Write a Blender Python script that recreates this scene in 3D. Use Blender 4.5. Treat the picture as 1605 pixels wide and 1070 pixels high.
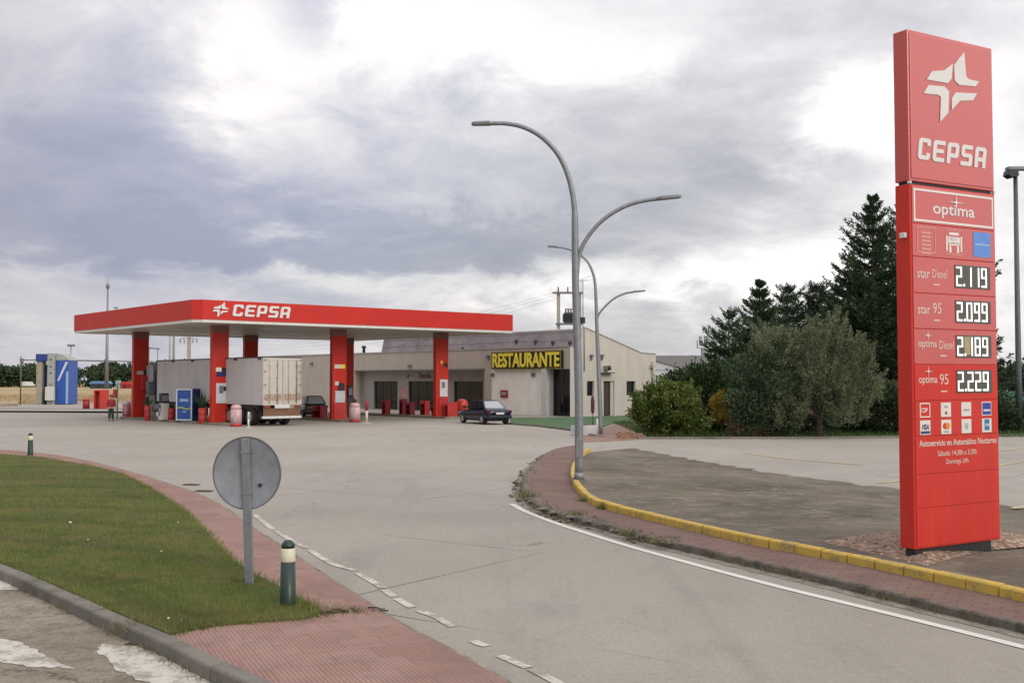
import bpy, bmesh, math, random
import numpy as np
from mathutils import Vector, Matrix, Euler
random.seed(7); rng = np.random.default_rng(7)
R = math.radians; PI = math.pi
for o in list(bpy.data.objects): bpy.data.objects.remove(o)
SC = bpy.context.scene; COL = SC.collection

# ------------------------------------------------------------------ camera
F_PX, HZ, CAMH = 1720.0, 595.0, 2.6           # focal length and horizon of the 1605 px wide photograph
PITCH = math.atan((HZ-535)/F_PX)
cd = bpy.data.cameras.new('camera'); cam = bpy.data.objects.new('camera', cd); COL.objects.link(cam)
cd.sensor_width = 36; cd.lens = F_PX/1605*36; cd.clip_end = 6000; cd.clip_start = .05
cam.location = (0, 0, CAMH); cam.rotation_euler = (PI/2+PITCH, 0, 0); SC.camera = cam
SC.view_settings.view_transform = 'Standard'; SC.view_settings.look = 'None'
SC.view_settings.exposure = 0.08; SC.view_settings.gamma = 1

# ------------------------------------------------------------------ sky
SUN_AZ, SUN_EL = R(140), R(25)                # clockwise from +Y
w = bpy.data.worlds.new('World'); SC.world = w; w.use_nodes = True
nt = w.node_tree; nt.nodes.clear()
class N:                                       # small node-graph helper
    def __init__(s, nt): s.nt = nt
    def new(s, t, **k):
        n = s.nt.nodes.new(t)
        for a, b in k.items(): setattr(n, a, b)
        return n
    def put(s, sock, v):
        if v is None: return
        if isinstance(v, bpy.types.NodeSocket): s.nt.links.new(v, sock)
        else: sock.default_value = v
    def math(s, op, a, b=None, c=None, clamp=False):
        n = s.new('ShaderNodeMath', operation=op, use_clamp=clamp)
        for i, v in enumerate((a, b, c)): s.put(n.inputs[i], v)
        return n.outputs[0]
    def vmath(s, op, a, b=None):
        n = s.new('ShaderNodeVectorMath', operation=op); s.put(n.inputs[0], a); s.put(n.inputs[1], b)
        return n.outputs[0]
    def noise(s, vec, scale, detail=4, rough=.55, dist=0.0, col=False):
        n = s.new('ShaderNodeTexNoise'); s.put(n.inputs['Vector'], vec)
        n.inputs['Scale'].default_value = scale; n.inputs['Detail'].default_value = detail
        n.inputs['Roughness'].default_value = rough; n.inputs['Distortion'].default_value = dist
        return n.outputs['Color'] if col else n.outputs['Fac']
    def ramp(s, fac, stops, interp='LINEAR'):
        n = s.new('ShaderNodeValToRGB'); n.color_ramp.interpolation = interp; e = n.color_ramp.elements
        while len(e) < len(stops): e.new(.5)
        for i, (p, c) in enumerate(stops):
            e[i].position = p; e[i].color = (*c, 1) if isinstance(c, (tuple, list)) else (c, c, c, 1)
        s.put(n.inputs[0], fac); return n.outputs[0]
    def mix(s, fac, a, b, mode='MIX'):
        n = s.new('ShaderNodeMix', data_type='RGBA', blend_type=mode)
        s.put(n.inputs[0], fac)
        for i, v in ((6, a), (7, b)):
            if isinstance(v, (tuple, list)): v = (*v[:3], 1)
            s.put(n.inputs[i], v)
        return n.outputs[2]
    def maprange(s, v, a, b, c, d, smooth=True):
        n = s.new('ShaderNodeMapRange'); n.interpolation_type = 'SMOOTHSTEP' if smooth else 'LINEAR'
        for i, x in enumerate((v, a, b, c, d)): s.put(n.inputs[i], x)
        return n.outputs[0]
q = N(nt)
tc = q.new('ShaderNodeTexCoord'); D = tc.outputs['Generated']
sep = q.new('ShaderNodeSeparateXYZ'); q.put(sep.inputs[0], D); dx, dy, dz = sep.outputs
sky = q.new('ShaderNodeTexSky', sky_type='NISHITA', sun_disc=False, sun_elevation=SUN_EL, sun_rotation=SUN_AZ)
zc = q.math('MAXIMUM', dz, 0.0)
zz = q.math('ADD', zc, .30)
pc = q.new('ShaderNodeCombineXYZ'); q.put(pc.inputs[0], q.math('DIVIDE', dx, zz)); q.put(pc.inputs[1], q.math('DIVIDE', dy, zz))
P = pc.outputs[0]
n1 = q.noise(P, 1.7, 8, .60, .55); n2 = q.noise(P, 5.0, 8, .62, .45); n4 = q.noise(P, 15, 6, .62, .4); n3 = q.noise(q.vmath('ADD', P, (7.3, 2.1, 0)), .55, 4, .5, .2)
# azimuth / elevation, bent a little by noise so that the cloud masses get ragged rims
az = q.math('ADD', q.math('ARCTAN2', dx, dy), q.math('MULTIPLY', q.math('SUBTRACT', n1, .5), .22))
el = q.math('ADD', q.math('ARCSINE', dz), q.math('MULTIPLY', q.math('SUBTRACT', n2, .5), .10))
def cloud_mass(px, py, sx, sy, tilt, amt):     # a broad darker or brighter cloud mass at an azimuth / elevation
    a0 = math.atan((px-802.5)/F_PX); e0 = math.atan((HZ-py)/F_PX)
    ca, sa = math.cos(tilt), math.sin(tilt)
    u = q.math('SUBTRACT', az, a0); v = q.math('SUBTRACT', el, e0)
    uu = q.math('ADD', q.math('MULTIPLY', u, ca), q.math('MULTIPLY', v, sa))
    vv = q.math('SUBTRACT', q.math('MULTIPLY', v, ca), q.math('MULTIPLY', u, sa))
    r2 = q.math('ADD', q.math('POWER', q.math('DIVIDE', uu, sx/F_PX), 2), q.math('POWER', q.math('DIVIDE', vv, sy/F_PX), 2))
    return q.math('MULTIPLY', q.math('EXPONENT', q.math('MULTIPLY', r2, -1.0)), amt)
val = q.math('ADD', q.math('MULTIPLY', n1, .62), q.math('MULTIPLY', n2, .28))
val = q.math('ADD', val, q.math('MULTIPLY', q.math('SUBTRACT', n4, .5), .08))
val = q.math('ADD', val, q.math('MULTIPLY', n3, .34))
for m in ((60, 320, 300, 150, -.1, -.24), (360, 400, 330, 55, -.05, -.22), (720, 385, 300, 50, .05, -.20), (250, 260, 130, 160, .6, -.12), (80, 60, 260, 90, 0, -.03), (960, 350, 200, 40, .15, -.02),
          (1180, 120, 240, 55, .2, -.10), (640, 230, 160, 60, .2, -.06), (340, 110, 60, 90, -.6, .15), (410, 190, 70, 60, -.7, .10), (520, 110, 120, 80, -.2, .09), (600, 50, 130, 60, 0, .12), (760, 70, 160, 60, 0, .16),
          (1340, 180, 120, 75, 0, .34), (1010, 90, 120, 50, 0, .10), (1130, 430, 280, 45, 0, .28), (500, 440, 420, 22, 0, .22), (1250, 380, 150, 60, 0, .16), (1500, 430, 180, 190, 0, .17), (1560, 200, 90, 120, 0, .12), (1230, 300, 170, 40, .1, -.09), (1480, 60, 200, 50, 0, -.06),
          (1000, 260, 300, 80, .1, -.07), (180, 120, 200, 90, 0, -.05), (150, 500, 260, 40, 0, .04), (480, 20, 40, 60, .5, -.16), (1230, 520, 300, 40, 0, .03), (700, 470, 300, 30, 0, .08)):
    val = q.math('ADD', val, cloud_mass(*m))
cc = q.ramp(val, [(.28, (.31, .33, .425)), (.42, (.38, .39, .475)), (.53, (.495, .495, .555)), (.64, (.625, .61, .635)), (.78, (.84, .80, .775)), (.91, (1.0, .98, .95))])
bw = q.new('ShaderNodeRGBToBW'); q.put(bw.inputs[0], cc)                  # the clouds are bluer on the left, greyer towards the right
cc = q.mix(q.maprange(az, -.22, .12, 0, .62), cc, q.vmath('MULTIPLY', bw.outputs[0], (1.0, .985, 1.0)))
cover = q.maprange(q.math('ADD', n3, q.math('MULTIPLY', n2, .3)), .40, .62, .84, .97)
lum = q.math('ADD', 10.2, q.math('MULTIPLY', q.math('POWER', zc, 1.2), 15.0))       # overcast skies brighten overhead
side = q.math('ADD', q.math('MULTIPLY', dx, .42), q.math('MULTIPLY', dy, -.16))              # cloud thinner and brighter towards the veiled sun
lum = q.math('MULTIPLY', lum, q.math('ADD', q.math('MULTIPLY', side, q.maprange(dy, .80, .96, 1, 0)), 1.0))
cl = q.vmath('MULTIPLY', cc, None); q.put(cl.node.inputs[1], lum)
col = q.mix(cover, sky.outputs[0], cl)
bg = q.new('ShaderNodeBackground'); q.put(bg.inputs[0], col); bg.inputs[1].default_value = .1
out = q.new('ShaderNodeOutputWorld'); q.put(out.inputs[0], bg.outputs[0])

# ------------------------------------------------------------------ sun, veiled by cloud
sd = bpy.data.lights.new('sun', 'SUN'); sd.energy = 1.0; sd.angle = R(26); sd.color = (1, .90, .76)
sun = bpy.data.objects.new('sun', sd); COL.objects.link(sun)
sdir = Vector((math.sin(SUN_AZ)*math.cos(SUN_EL), math.cos(SUN_AZ)*math.cos(SUN_EL), math.sin(SUN_EL)))
sun.rotation_euler = sdir.to_track_quat('Z', 'Y').to_euler(); sun.location = (20, -20, 40)

# ------------------------------------------------------------------ measuring the photograph
_c, _s = math.cos(PITCH), math.sin(PITCH)
def ray(px, py):
    x = (px-802.5)/F_PX; u = (535-py)/F_PX
    return Vector((x, _c-u*_s, _s+u*_c))
def g(px, py, z=0.0):                          # ground point seen at a pixel
    d = ray(px, py); k = (z-CAMH)/d.z
    return Vector((d.x*k, d.y*k, z))
def on(px, py, p, n):                          # point on the plane (p, n) seen at a pixel
    d = ray(px, py); o = Vector((0, 0, CAMH)); k = (Vector(p)-o).dot(Vector(n))/d.dot(Vector(n))
    return o+d*k
def zat(py, Y):                                # height seen at row py, Y metres away
    return CAMH+(HZ-py)/F_PX*Y
def xat(px, Y): return (px-802.5)/F_PX*Y

# ------------------------------------------------------------------ materials
MATS = {}
def M(name, c, rough=.6, metal=0.0, var=.12, scale=6.0, c2=None, bump=0.0, bscale=40, spec=.5, dirt=0.0, dirtc=(.10, .085, .07), emit=0, coat=0, coord='Object', stretch=None):
    if name in MATS: return MATS[name]
    m = bpy.data.materials.new(name); m.use_nodes = True; nt = m.node_tree; q = N(nt)
    b = nt.nodes['Principled BSDF']
    if coord == 'World': v = q.new('ShaderNodeNewGeometry').outputs['Position']
    else: v = q.new('ShaderNodeTexCoord').outputs['Object']
    if stretch: v = q.vmath('MULTIPLY', v, stretch)
    n = q.noise(v, scale, 5, .6)
    lo = tuple(x*(1-var) for x in c); hi = c2 or tuple(min(1, x*(1+var)) for x in c)
    col = q.ramp(n, [(.3, lo), (.7, hi)])
    if dirt:
        d = q.maprange(q.noise(v, scale*.45, 8, .68, .3), .48, .72, 0, dirt)
        col = q.mix(d, col, dirtc)
    q.put(b.inputs['Base Color'], col)
    q.put(b.inputs['Roughness'], q.maprange(n, .2, .8, max(.02, rough-.08), min(1, rough+.08)))
    b.inputs['Metallic'].default_value = metal; b.inputs['Specular IOR Level'].default_value = spec
    if coat: b.inputs['Coat Weight'].default_value = coat; b.inputs['Coat Roughness'].default_value = .05 if coat < 1 else .22; b.inputs['Coat IOR'].default_value = 1.5 if coat < 1 else 1.68
    if emit:
        b.inputs['Emission Color'].default_value = (*c, 1); b.inputs['Emission Strength'].default_value = emit
    if bump:
        bn = q.new('ShaderNodeBump'); bn.inputs['Strength'].default_value = bump; bn.inputs['Distance'].default_value = .02
        q.put(bn.inputs['Height'], q.noise(v, bscale, 4, .6)); q.put(b.inputs['Normal'], bn.outputs[0])
    MATS[name] = m; return m

RED = M('red_enamel', (.54, .030, .018), .42, var=.08, scale=2.2, dirt=.22, dirtc=(.36, .045, .036), spec=.35, stretch=(2.2, 2.2, .35))
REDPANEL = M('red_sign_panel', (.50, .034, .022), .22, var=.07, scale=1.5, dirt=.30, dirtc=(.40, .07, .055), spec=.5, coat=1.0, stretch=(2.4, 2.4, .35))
REDDARK = M('red_dark', (.30, .02, .022), .45, var=.15)
REDPL = M('red_plastic', (.44, .032, .028), .45, var=.12)
WHITE = M('white_paint', (.62, .61, .59), .5, var=.06, dirt=.18, dirtc=(.42, .38, .33))
LETTER = M('white_letter_film', (.66, .645, .615), .4, var=.03)
CREAMFILM = M('pale_film', (.74, .70, .64), .4, var=.04)
BLACK = M('black_plastic', (.018, .018, .02), .5, var=.2)
RUBBER = M('rubber', (.022, .021, .02), .8, var=.2)
GLASSD = M('dark_glass', (.008, .009, .010), .06, var=.2, spec=.35)
STEEL = M('galvanised_steel', (.235, .245, .26), .5, .55, var=.16, scale=9, dirt=.25, dirtc=(.16, .165, .17))
STEELD = M('dark_galvanised_steel', (.19, .20, .21), .5, .5, var=.16, scale=9)
CONC_POST = M('weathered_concrete_post', (.36, .34, .29), .9, var=.2, dirt=.3)
BLUE = M('blue_paint', (.022, .085, .36), .4, var=.15)
BLUEN = M('navy_panel', (.012, .03, .15), .4, var=.15)
BLUEL = M('pale_blue_paint', (.28, .42, .62), .45, var=.1)
YELLOW = M('yellow_letter', (.88, .72, .07), .4, var=.05)
GREYB = M('grey_beige_metal', (.40, .39, .34), .6, var=.12, dirt=.2)
GREEN = M('green_plastic', (.006, .028, .018), .38, var=.2, dirt=.12, dirtc=(.12, .12, .09))
def stone_wall(name, c, streak):
    return M(name, c, .85, var=.07, scale=1.6, dirt=streak, dirtc=tuple(x*.62 for x in c), bump=.15, bscale=60, stretch=(1, 1, .35))
CREAM = stone_wall('cream_render', (.56, .515, .45), .24)
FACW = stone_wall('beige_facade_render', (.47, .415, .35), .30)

# ------------------------------------------------------------------ mesh builders
class MB:
    def __init__(s): s.v = []; s.f = []; s.mi = []; s.sm = []
    def add(s, vs, fs, mi=0, sm=False):
        o = len(s.v); s.v += [tuple(x) for x in vs]; s.f += [tuple(o+i for i in f) for f in fs]
        s.mi += [mi]*len(fs); s.sm += [sm]*len(fs); return s
    def box(s, x0, x1, y0, y1, z0, z1, mi=0, M=None):
        vs = [Vector((x, y, z)) for z in (z0, z1) for y in (y0, y1) for x in (x0, x1)]
        if M: vs = [M @ v for v in vs]
        return s.add(vs, [(0, 2, 3, 1), (4, 5, 7, 6), (0, 1, 5, 4), (2, 6, 7, 3), (0, 4, 6, 2), (1, 3, 7, 5)], mi)
    def quad(s, a, b, c, d, mi=0): return s.add([a, b, c, d], [(0, 1, 2, 3)], mi)
    def prism(s, poly, axis, a, b, mi=0):       # polygon in the two other axes, extruded along axis from a to b
        def mk(p, t): return {'x': (t, p[0], p[1]), 'y': (p[0], t, p[1]), 'z': (p[0], p[1], t)}[axis]
        n = len(poly); vs = [mk(p, a) for p in poly]+[mk(p, b) for p in poly]
        fs = [tuple(range(n)), tuple(range(2*n-1, n-1, -1))]+[(i, i+n, (i+1) % n+n, (i+1) % n) for i in range(n)]
        return s.add(vs, fs, mi)
    def tube(s, path, rad, n=10, mi=0, caps=True):
        path = [Vector(p) for p in path]
        if not isinstance(rad, (list, tuple)): rad = [rad]*len(path)
        o = []; up = None
        for i, p in enumerate(path):
            t = (path[min(i+1, len(path)-1)]-path[max(i-1, 0)]).normalized()
            if up is None: up = t.orthogonal().normalized()
            up = (up-t*up.dot(t)).normalized(); bb = t.cross(up)
            o += [p+(up*math.cos(2*PI*k/n)+bb*math.sin(2*PI*k/n))*rad[i] for k in range(n)]
        fs = [(i*n+k, i*n+(k+1) % n, (i+1)*n+(k+1) % n, (i+1)*n+k) for i in range(len(path)-1) for k in range(n)]
        s.add(o, fs, mi, True)
        if caps:
            s.add(o[:n], [tuple(range(n-1, -1, -1))], mi); s.add(o[-n:], [tuple(range(n))], mi)
        return s
    def lathe(s, prof, n=20, c=(0, 0, 0), mi=0, axis='z', sm=True, caps=True):   # profile (r, h)
        vs = []
        for r, h in prof:
            for k in range(n):
                a = 2*PI*k/n; x, y = r*math.cos(a), r*math.sin(a)
                p = {'z': (x, y, h), 'y': (x, h, y), 'x': (h, x, y)}[axis]
                vs.append((p[0]+c[0], p[1]+c[1], p[2]+c[2]))
        m = len(prof)
        fs = [(i*n+k, i*n+(k+1) % n, (i+1)*n+(k+1) % n, (i+1)*n+k) for i in range(m-1) for k in range(n)]
        s.add(vs, fs, mi, sm)
        if caps and prof[0][0] > 1e-4: s.add(vs[:n], [tuple(range(n))], mi)
        if caps and prof[-1][0] > 1e-4: s.add(vs[-n:], [tuple(range(n))], mi)
        return s
    def build(s, name, mats, parent=None, bev=0, seg=2, solid=True):
        me = bpy.data.meshes.new(name); me.from_pydata(s.v, [], s.f)
        for m in (mats if isinstance(mats, (list, tuple)) else [mats]): me.materials.append(m)
        me.polygons.foreach_set('material_index', s.mi); me.polygons.foreach_set('use_smooth', s.sm)
        if solid:
            bm = bmesh.new(); bm.from_mesh(me); bmesh.ops.remove_doubles(bm, verts=bm.verts, dist=1e-5)
            bmesh.ops.recalc_face_normals(bm, faces=bm.faces); bm.to_mesh(me); bm.free()
        o = bpy.data.objects.new(name, me); COL.objects.link(o); o.parent = parent
        if bev:
            b = o.modifiers.new('bevel', 'BEVEL'); b.width = bev; b.segments = seg; b.limit_method = 'ANGLE'; b.angle_limit = R(40)
        return o
def np_mesh(name, verts, nper, mat, parent=None, smooth=False):
    verts = np.asarray(verts, np.float32).reshape(-1, 3); nf = len(verts)//nper
    me = bpy.data.meshes.new(name); me.vertices.add(len(verts)); me.vertices.foreach_set('co', verts.ravel())
    me.loops.add(len(verts)); me.loops.foreach_set('vertex_index', np.arange(len(verts), dtype=np.int32))
    me.polygons.add(nf); me.polygons.foreach_set('loop_start', np.arange(0, nf*nper, nper, dtype=np.int32))
    me.update(calc_edges=True); me.materials.append(mat)
    o = bpy.data.objects.new(name, me); COL.objects.link(o); o.parent = parent; return o
def thing(name, label, cat, loc=(0, 0, 0), rz=0, group=None):
    o = bpy.data.objects.new(name, None); COL.objects.link(o); o.empty_display_size = .2
    o.location = loc; o.rotation_euler = (0, 0, rz); return tag(o, label, cat, group)
def tag(o, label, cat, group=None):
    o['label'] = label; o['category'] = cat
    if group: o['group'] = group
    return o
def struct(o): o['kind'] = 'structure'; return o
def stuff(o, label, cat): o['kind'] = 'stuff'; return tag(o, label, cat)
def dup(root, loc, rz, label, group=None):
    r = root.copy(); COL.objects.link(r); r.location = loc; r.rotation_euler = (0, 0, rz); r['label'] = label
    if group: r['group'] = group
    for ch in list(root.children):
        c = ch.copy(); COL.objects.link(c); c.parent = r
        for gch in list(ch.children):
            d = gch.copy(); COL.objects.link(d); d.parent = c
    return r
def curve_mesh(cu, name):
    o = bpy.data.objects.new('tmp', cu); COL.objects.link(o)
    dg = bpy.context.evaluated_depsgraph_get(); dg.update()
    me = bpy.data.meshes.new_from_object(o.evaluated_get(dg)); bpy.data.objects.remove(o); me.name = name
    return me
def place_flat(me, name, mat, parent, x0, x1, z0, z1, y, depth, shear=0.0, rotm=None):
    """fit a flat mesh in XY to the box x0..x1, z0..z1 of a plate facing -Y whose back lies at y"""
    co = np.array([v.co for v in me.vertices]); lo = co.min(0); hi = co.max(0); sz = np.maximum(hi-lo, 1e-6)
    t = (co-lo)/sz
    X = x0+t[:, 0]*(x1-x0)+shear*(t[:, 1]-.5)*(z1-z0); Z = z0+t[:, 1]*(z1-z0); Y = y-t[:, 2]*depth if sz[2] > 1e-5 else np.full(len(X), y)
    if rotm is None: pts = np.stack([X, Y, Z], 1)
    else: pts = np.array([rotm @ Vector(p) for p in zip(X, Y, Z)])
    me.vertices.foreach_set('co', pts.astype(np.float32).ravel()); me.update()
    me.materials.clear(); me.materials.append(mat)
    o = bpy.data.objects.new(name, me); COL.objects.link(o); o.parent = parent; return o
def text(s, name, mat, parent, x0, x1, z0, z1, y, depth=.006, bold=0.0, shear=0.0, rotm=None):
    cu = bpy.data.curves.new('t', 'FONT'); cu.body = s; cu.size = 1; cu.extrude = .02; cu.offset = bold; cu.resolution_u = 3
    return place_flat(curve_mesh(cu, name), name, mat, parent, x0, x1, z0, z1, y, depth, shear, rotm)
def outlines(loops):
    cu = bpy.data.curves.new('t', 'CURVE'); cu.dimensions = '2D'; cu.fill_mode = 'BOTH'; cu.extrude = .02
    for lp in loops:
        sp = cu.splines.new('POLY'); sp.points.add(len(lp)-1); sp.use_cyclic_u = True
        for p, (x, y) in zip(sp.points, lp): p.co = (x, y, 0, 1)
    return cu
GLY = {
 'C': [[(.12, 0), (.68, 0), (.8, .12), (.8, .33), (.56, .33), (.56, .2), (.24, .2), (.24, .8), (.56, .8), (.56, .67), (.8, .67), (.8, .88), (.68, 1), (.12, 1), (0, .88), (0, .12)]],
 'E': [[(.12, 0), (.8, 0), (.8, .2), (.24, .2), (.24, .41), (.72, .41), (.72, .6), (.24, .6), (.24, .8), (.8, .8), (.8, 1), (.12, 1), (0, .88), (0, .12)]],
 'P': [[(0, 0), (.24, 0), (.24, .29), (.68, .29), (.8, .41), (.8, .88), (.68, 1), (.12, 1), (0, .88)], [(.24, .49), (.24, .8), (.56, .8), (.56, .49)]],
 'S': [[(0, 0), (.68, 0), (.8, .12), (.8, .48), (.68, .6), (.24, .6), (.24, .8), (.78, .8), (.78, 1), (.12, 1), (0, .88), (0, .52), (.12, .4), (.56, .4), (.56, .2), (0, .2)]],
 'A': [[(0, 0), (.24, 0), (.24, .3), (.56, .3), (.56, 0), (.8, 0), (.8, .88), (.68, 1), (.12, 1), (0, .88)], [(.24, .5), (.24, .8), (.56, .8), (.56, .5)]]}
def brand_word(name, mat, parent, x0, x1, z0, z1, y, depth):
    lp = []
    for i, ch in enumerate('CEPSA'):
        for l in GLY[ch]: lp.append([(px+i*.98+.16*py, py) for px, py in l])
    return place_flat(curve_mesh(outlines(lp), name), name, mat, parent, x0, x1, z0, z1, y, depth)
STAR = [[(378, 152), (385, 262), (398, 276), (447, 285), (428, 308), (352, 303), (332, 285), (330, 215)],
        [(325, 208), (318, 275), (300, 297), (205, 283), (232, 245), (285, 240)],
        [(190, 345), (215, 308), (285, 312), (305, 335), (300, 430), (262, 472), (268, 360), (255, 350)],
        [(435, 340), (415, 372), (355, 375), (316, 418), (318, 365), (335, 338)]]
def star(name, mat, parent, x0, x1, z0, z1, y, depth, unskew=.10):
    lp = [[(x, -(yy-unskew*(x-190))) for x, yy in l] for l in STAR]
    return place_flat(curve_mesh(outlines(lp), name), name, mat, parent, x0, x1, z0, z1, y, depth)
def smooth_path(pts, n=6):
    pts = [Vector(p) for p in pts]; out = []
    for i in range(len(pts)-1):
        p0 = pts[max(i-1, 0)]; p1 = pts[i]; p2 = pts[i+1]; p3 = pts[min(i+2, len(pts)-1)]
        for k in range(n):
            t = k/n
            out.append(.5*((2*p1)+(p2-p0)*t+(2*p0-5*p1+4*p2-p3)*t*t+(3*p1-p0-3*p2+p3)*t**3))
    return out+[pts[-1]]
def normals(path):
    r = []
    for i in range(len(path)):
        t = path[min(i+1, len(path)-1)]-path[max(i-1, 0)]; t.z = 0; t.normalize(); r.append(Vector((-t.y, t.x, 0)))   # left of travel
    return r
def sweep(mb, path, prof, mi=0, caps=True):    # prof: (offset to the left of travel, z)
    nn = normals(path); k = len(prof)
    vs = [Vector((p.x, p.y, 0))+n*o+Vector((0, 0, z)) for p, n in zip(path, nn) for o, z in prof]
    fs = [(i*k+j, (i+1)*k+j, (i+1)*k+j+1, i*k+j+1) for i in range(len(path)-1) for j in range(k-1)]
    if caps: fs += [tuple(range(k)), tuple(range(len(vs)-k, len(vs)))]
    return mb.add(vs, fs, mi)
def polygon(name, pts, mat, skirt=0):
    bm = bmesh.new(); vs = [bm.verts.new(p) for p in pts]; f = bm.faces.new(vs)
    if f.normal.z < 0: f.normal_flip()
    f.normal_update()
    if f.normal.z < 0: bmesh.ops.reverse_faces(bm, faces=[f])
    bmesh.ops.triangulate(bm, faces=[f])
    if skirt:
        n = len(vs); lo = [bm.verts.new((p[0], p[1], p[2]-skirt)) for p in pts]
        for i in range(n): bm.faces.new((vs[i], vs[(i+1) % n], lo[(i+1) % n], lo[i]))
    me = bpy.data.meshes.new(name); bm.to_mesh(me); bm.free(); me.materials.append(mat)
    o = bpy.data.objects.new(name, me); COL.objects.link(o); return o

# ================================================================== GROUND
def ground_mat(name, build, rough=.85):
    m = bpy.data.materials.new(name); m.use_nodes = True; q = N(m.node_tree); b = m.node_tree.nodes['Principled BSDF']
    v = q.new('ShaderNodeNewGeometry').outputs['Position']
    col, h, hs = build(q, v)
    q.put(b.inputs['Base Color'], col); b.inputs['Roughness'].default_value = rough; b.inputs['Specular IOR Level'].default_value = .3
    if h is not None:
        bn = q.new('ShaderNodeBump'); bn.inputs['Strength'].default_value = hs; bn.inputs['Distance'].default_value = .02
        q.put(bn.inputs['Height'], h); q.put(b.inputs['Normal'], bn.outputs[0])
    MATS[name] = m; return m
def rotmap(q, v, ang, sc=(1, 1, 1), loc=(0, 0, 0)):
    n = q.new('ShaderNodeMapping'); q.put(n.inputs[0], v); n.inputs['Rotation'].default_value = (0, 0, ang); n.inputs['Scale'].default_value = sc; n.inputs['Location'].default_value = loc
    return n.outputs[0]
def cracks(q, v, scale, width, seed):
    vv = q.vmath('ADD', v, q.vmath('SCALE', q.noise(v, 1.1, 4, .6, 0, True), None)); vv.node.inputs[1].links  # warped
    vv.node.inputs[1].links[0].from_node.inputs['Scale'].default_value = 1.6
    t = q.new('ShaderNodeTexVoronoi', feature='DISTANCE_TO_EDGE'); q.put(t.inputs['Vector'], q.vmath('ADD', vv, (seed, seed*.7, 0))); t.inputs['Scale'].default_value = scale
    return q.maprange(t.outputs['Distance'], 0, width, 1, 0)
def slabs(q, v, ang, w, h, width):
    t = q.new('ShaderNodeTexBrick'); t.offset = .5; q.put(t.inputs['Vector'], rotmap(q, v, ang)); t.inputs['Scale'].default_value = 1
    t.inputs['Brick Width'].default_value = w; t.inputs['Row Height'].default_value = h; t.inputs['Mortar Size'].default_value = width; t.inputs['Mortar Smooth'].default_value = .3
    t.inputs['Color1'].default_value = (.35, .35, .35, 1); t.inputs['Color2'].default_value = (.65, .65, .65, 1)
    return t.outputs['Fac'], t.outputs['Color']
def b_concrete(q, v):
    big = q.noise(v, .11, 5, .6, .4); mid = q.noise(rotmap(q, v, .5, (1, .35, 1)), .9, 6, .65); fine = q.noise(v, 26, 4, .7)
    col = q.ramp(big, [(.30, (.248, .223, .186)), (.50, (.305, .277, .235)), (.70, (.365, .334, .287))])
    f, cid = slabs(q, v, .62, 6.2, 4.6, .017)
    col = q.mix(q.math('MULTIPLY', q.math('SUBTRACT', cid, .5), .5), col, (.40, .36, .29))
    col = q.mix(q.maprange(mid, .48, .74, 0, .5), col, (.19, .172, .148))
    col = q.mix(q.maprange(fine, .38, .66, 0, .42), col, (.185, .165, .14))
    patch = q.maprange(q.noise(q.vmath('ADD', v, (31, 9, 0)), .16, 3, .5), .46, .56, 0, 1)          # joints come and go
    col = q.mix(q.math('MULTIPLY', q.math('MULTIPLY', f, patch), .95), col, (.055, .05, .045))
    cr = cracks(q, v, .085, .0022, 3.3)
    col = q.mix(q.math('MULTIPLY', cr, q.maprange(q.noise(v, .18, 3, .5), .46, .52, 0, .75)), col, (.09, .08, .07))
    tyre = q.noise(rotmap(q, v, .95, (1.6, .05, 1)), 1.0, 5, .6, .2)                                    # long faint tyre tracks
    col = q.mix(q.maprange(tyre, .54, .74, 0, .24), col, (.16, .146, .126))
    grit = q.noise(v, 7, 6, .8); col = q.mix(q.maprange(grit, .52, .70, 0, .42), col, (.37, .338, .288)); col = q.mix(q.maprange(grit, .30, .46, .38, 0), col, (.17, .155, .132))
    sy = q.new('ShaderNodeSeparateXYZ'); q.put(sy.inputs[0], v); col = q.mix(q.maprange(sy.outputs[1], 14, 42, 0, .45), col, q.mix(.5, col, (.46, .425, .37)))   # the forecourt slabs are a paler mix than the access road
    drops = q.maprange(q.noise(v, 2.1, 3, .5), .66, .73, 0, .45)                                     # oil spots
    col = q.mix(q.math('MULTIPLY', drops, q.maprange(q.noise(v, .07, 2, .5), .45, .6, 0, 1)), col, (.09, .08, .075))
    return col, q.math('ADD', fine, q.math('MULTIPLY', mid, .5)), .25
CONC = ground_mat('forecourt_concrete', b_concrete, .82)
def b_lot(q, v):
    big = q.noise(v, .30, 6, .62, .6); st = q.noise(rotmap(q, v, .12, (.8, 1.1, 1)), 1.7, 10, .78, .8); fine = q.noise(v, 9, 6, .8)
    col = q.ramp(big, [(.34, (.085, .068, .047)), (.5, (.132, .109, .079)), (.66, (.190, .158, .115))])
    col = q.mix(q.maprange(st, .50, .62, 0, .75), col, (.245, .213, .17))
    col = q.mix(q.maprange(st, .34, .46, .7, 0), col, (.060, .052, .042))
    col = q.mix(q.maprange(fine, .48, .66, 0, .6), col, (.075, .064, .050))
    moss = q.maprange(q.noise(q.vmath('ADD', v, (5, 17, 0)), .42, 8, .76), .55, .70, 0, .7)
    col = q.mix(moss, col, (.115, .125, .055))
    return col, q.math('ADD', fine, st), .5
LOT = ground_mat('worn_asphalt', b_lot, .9)
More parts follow.
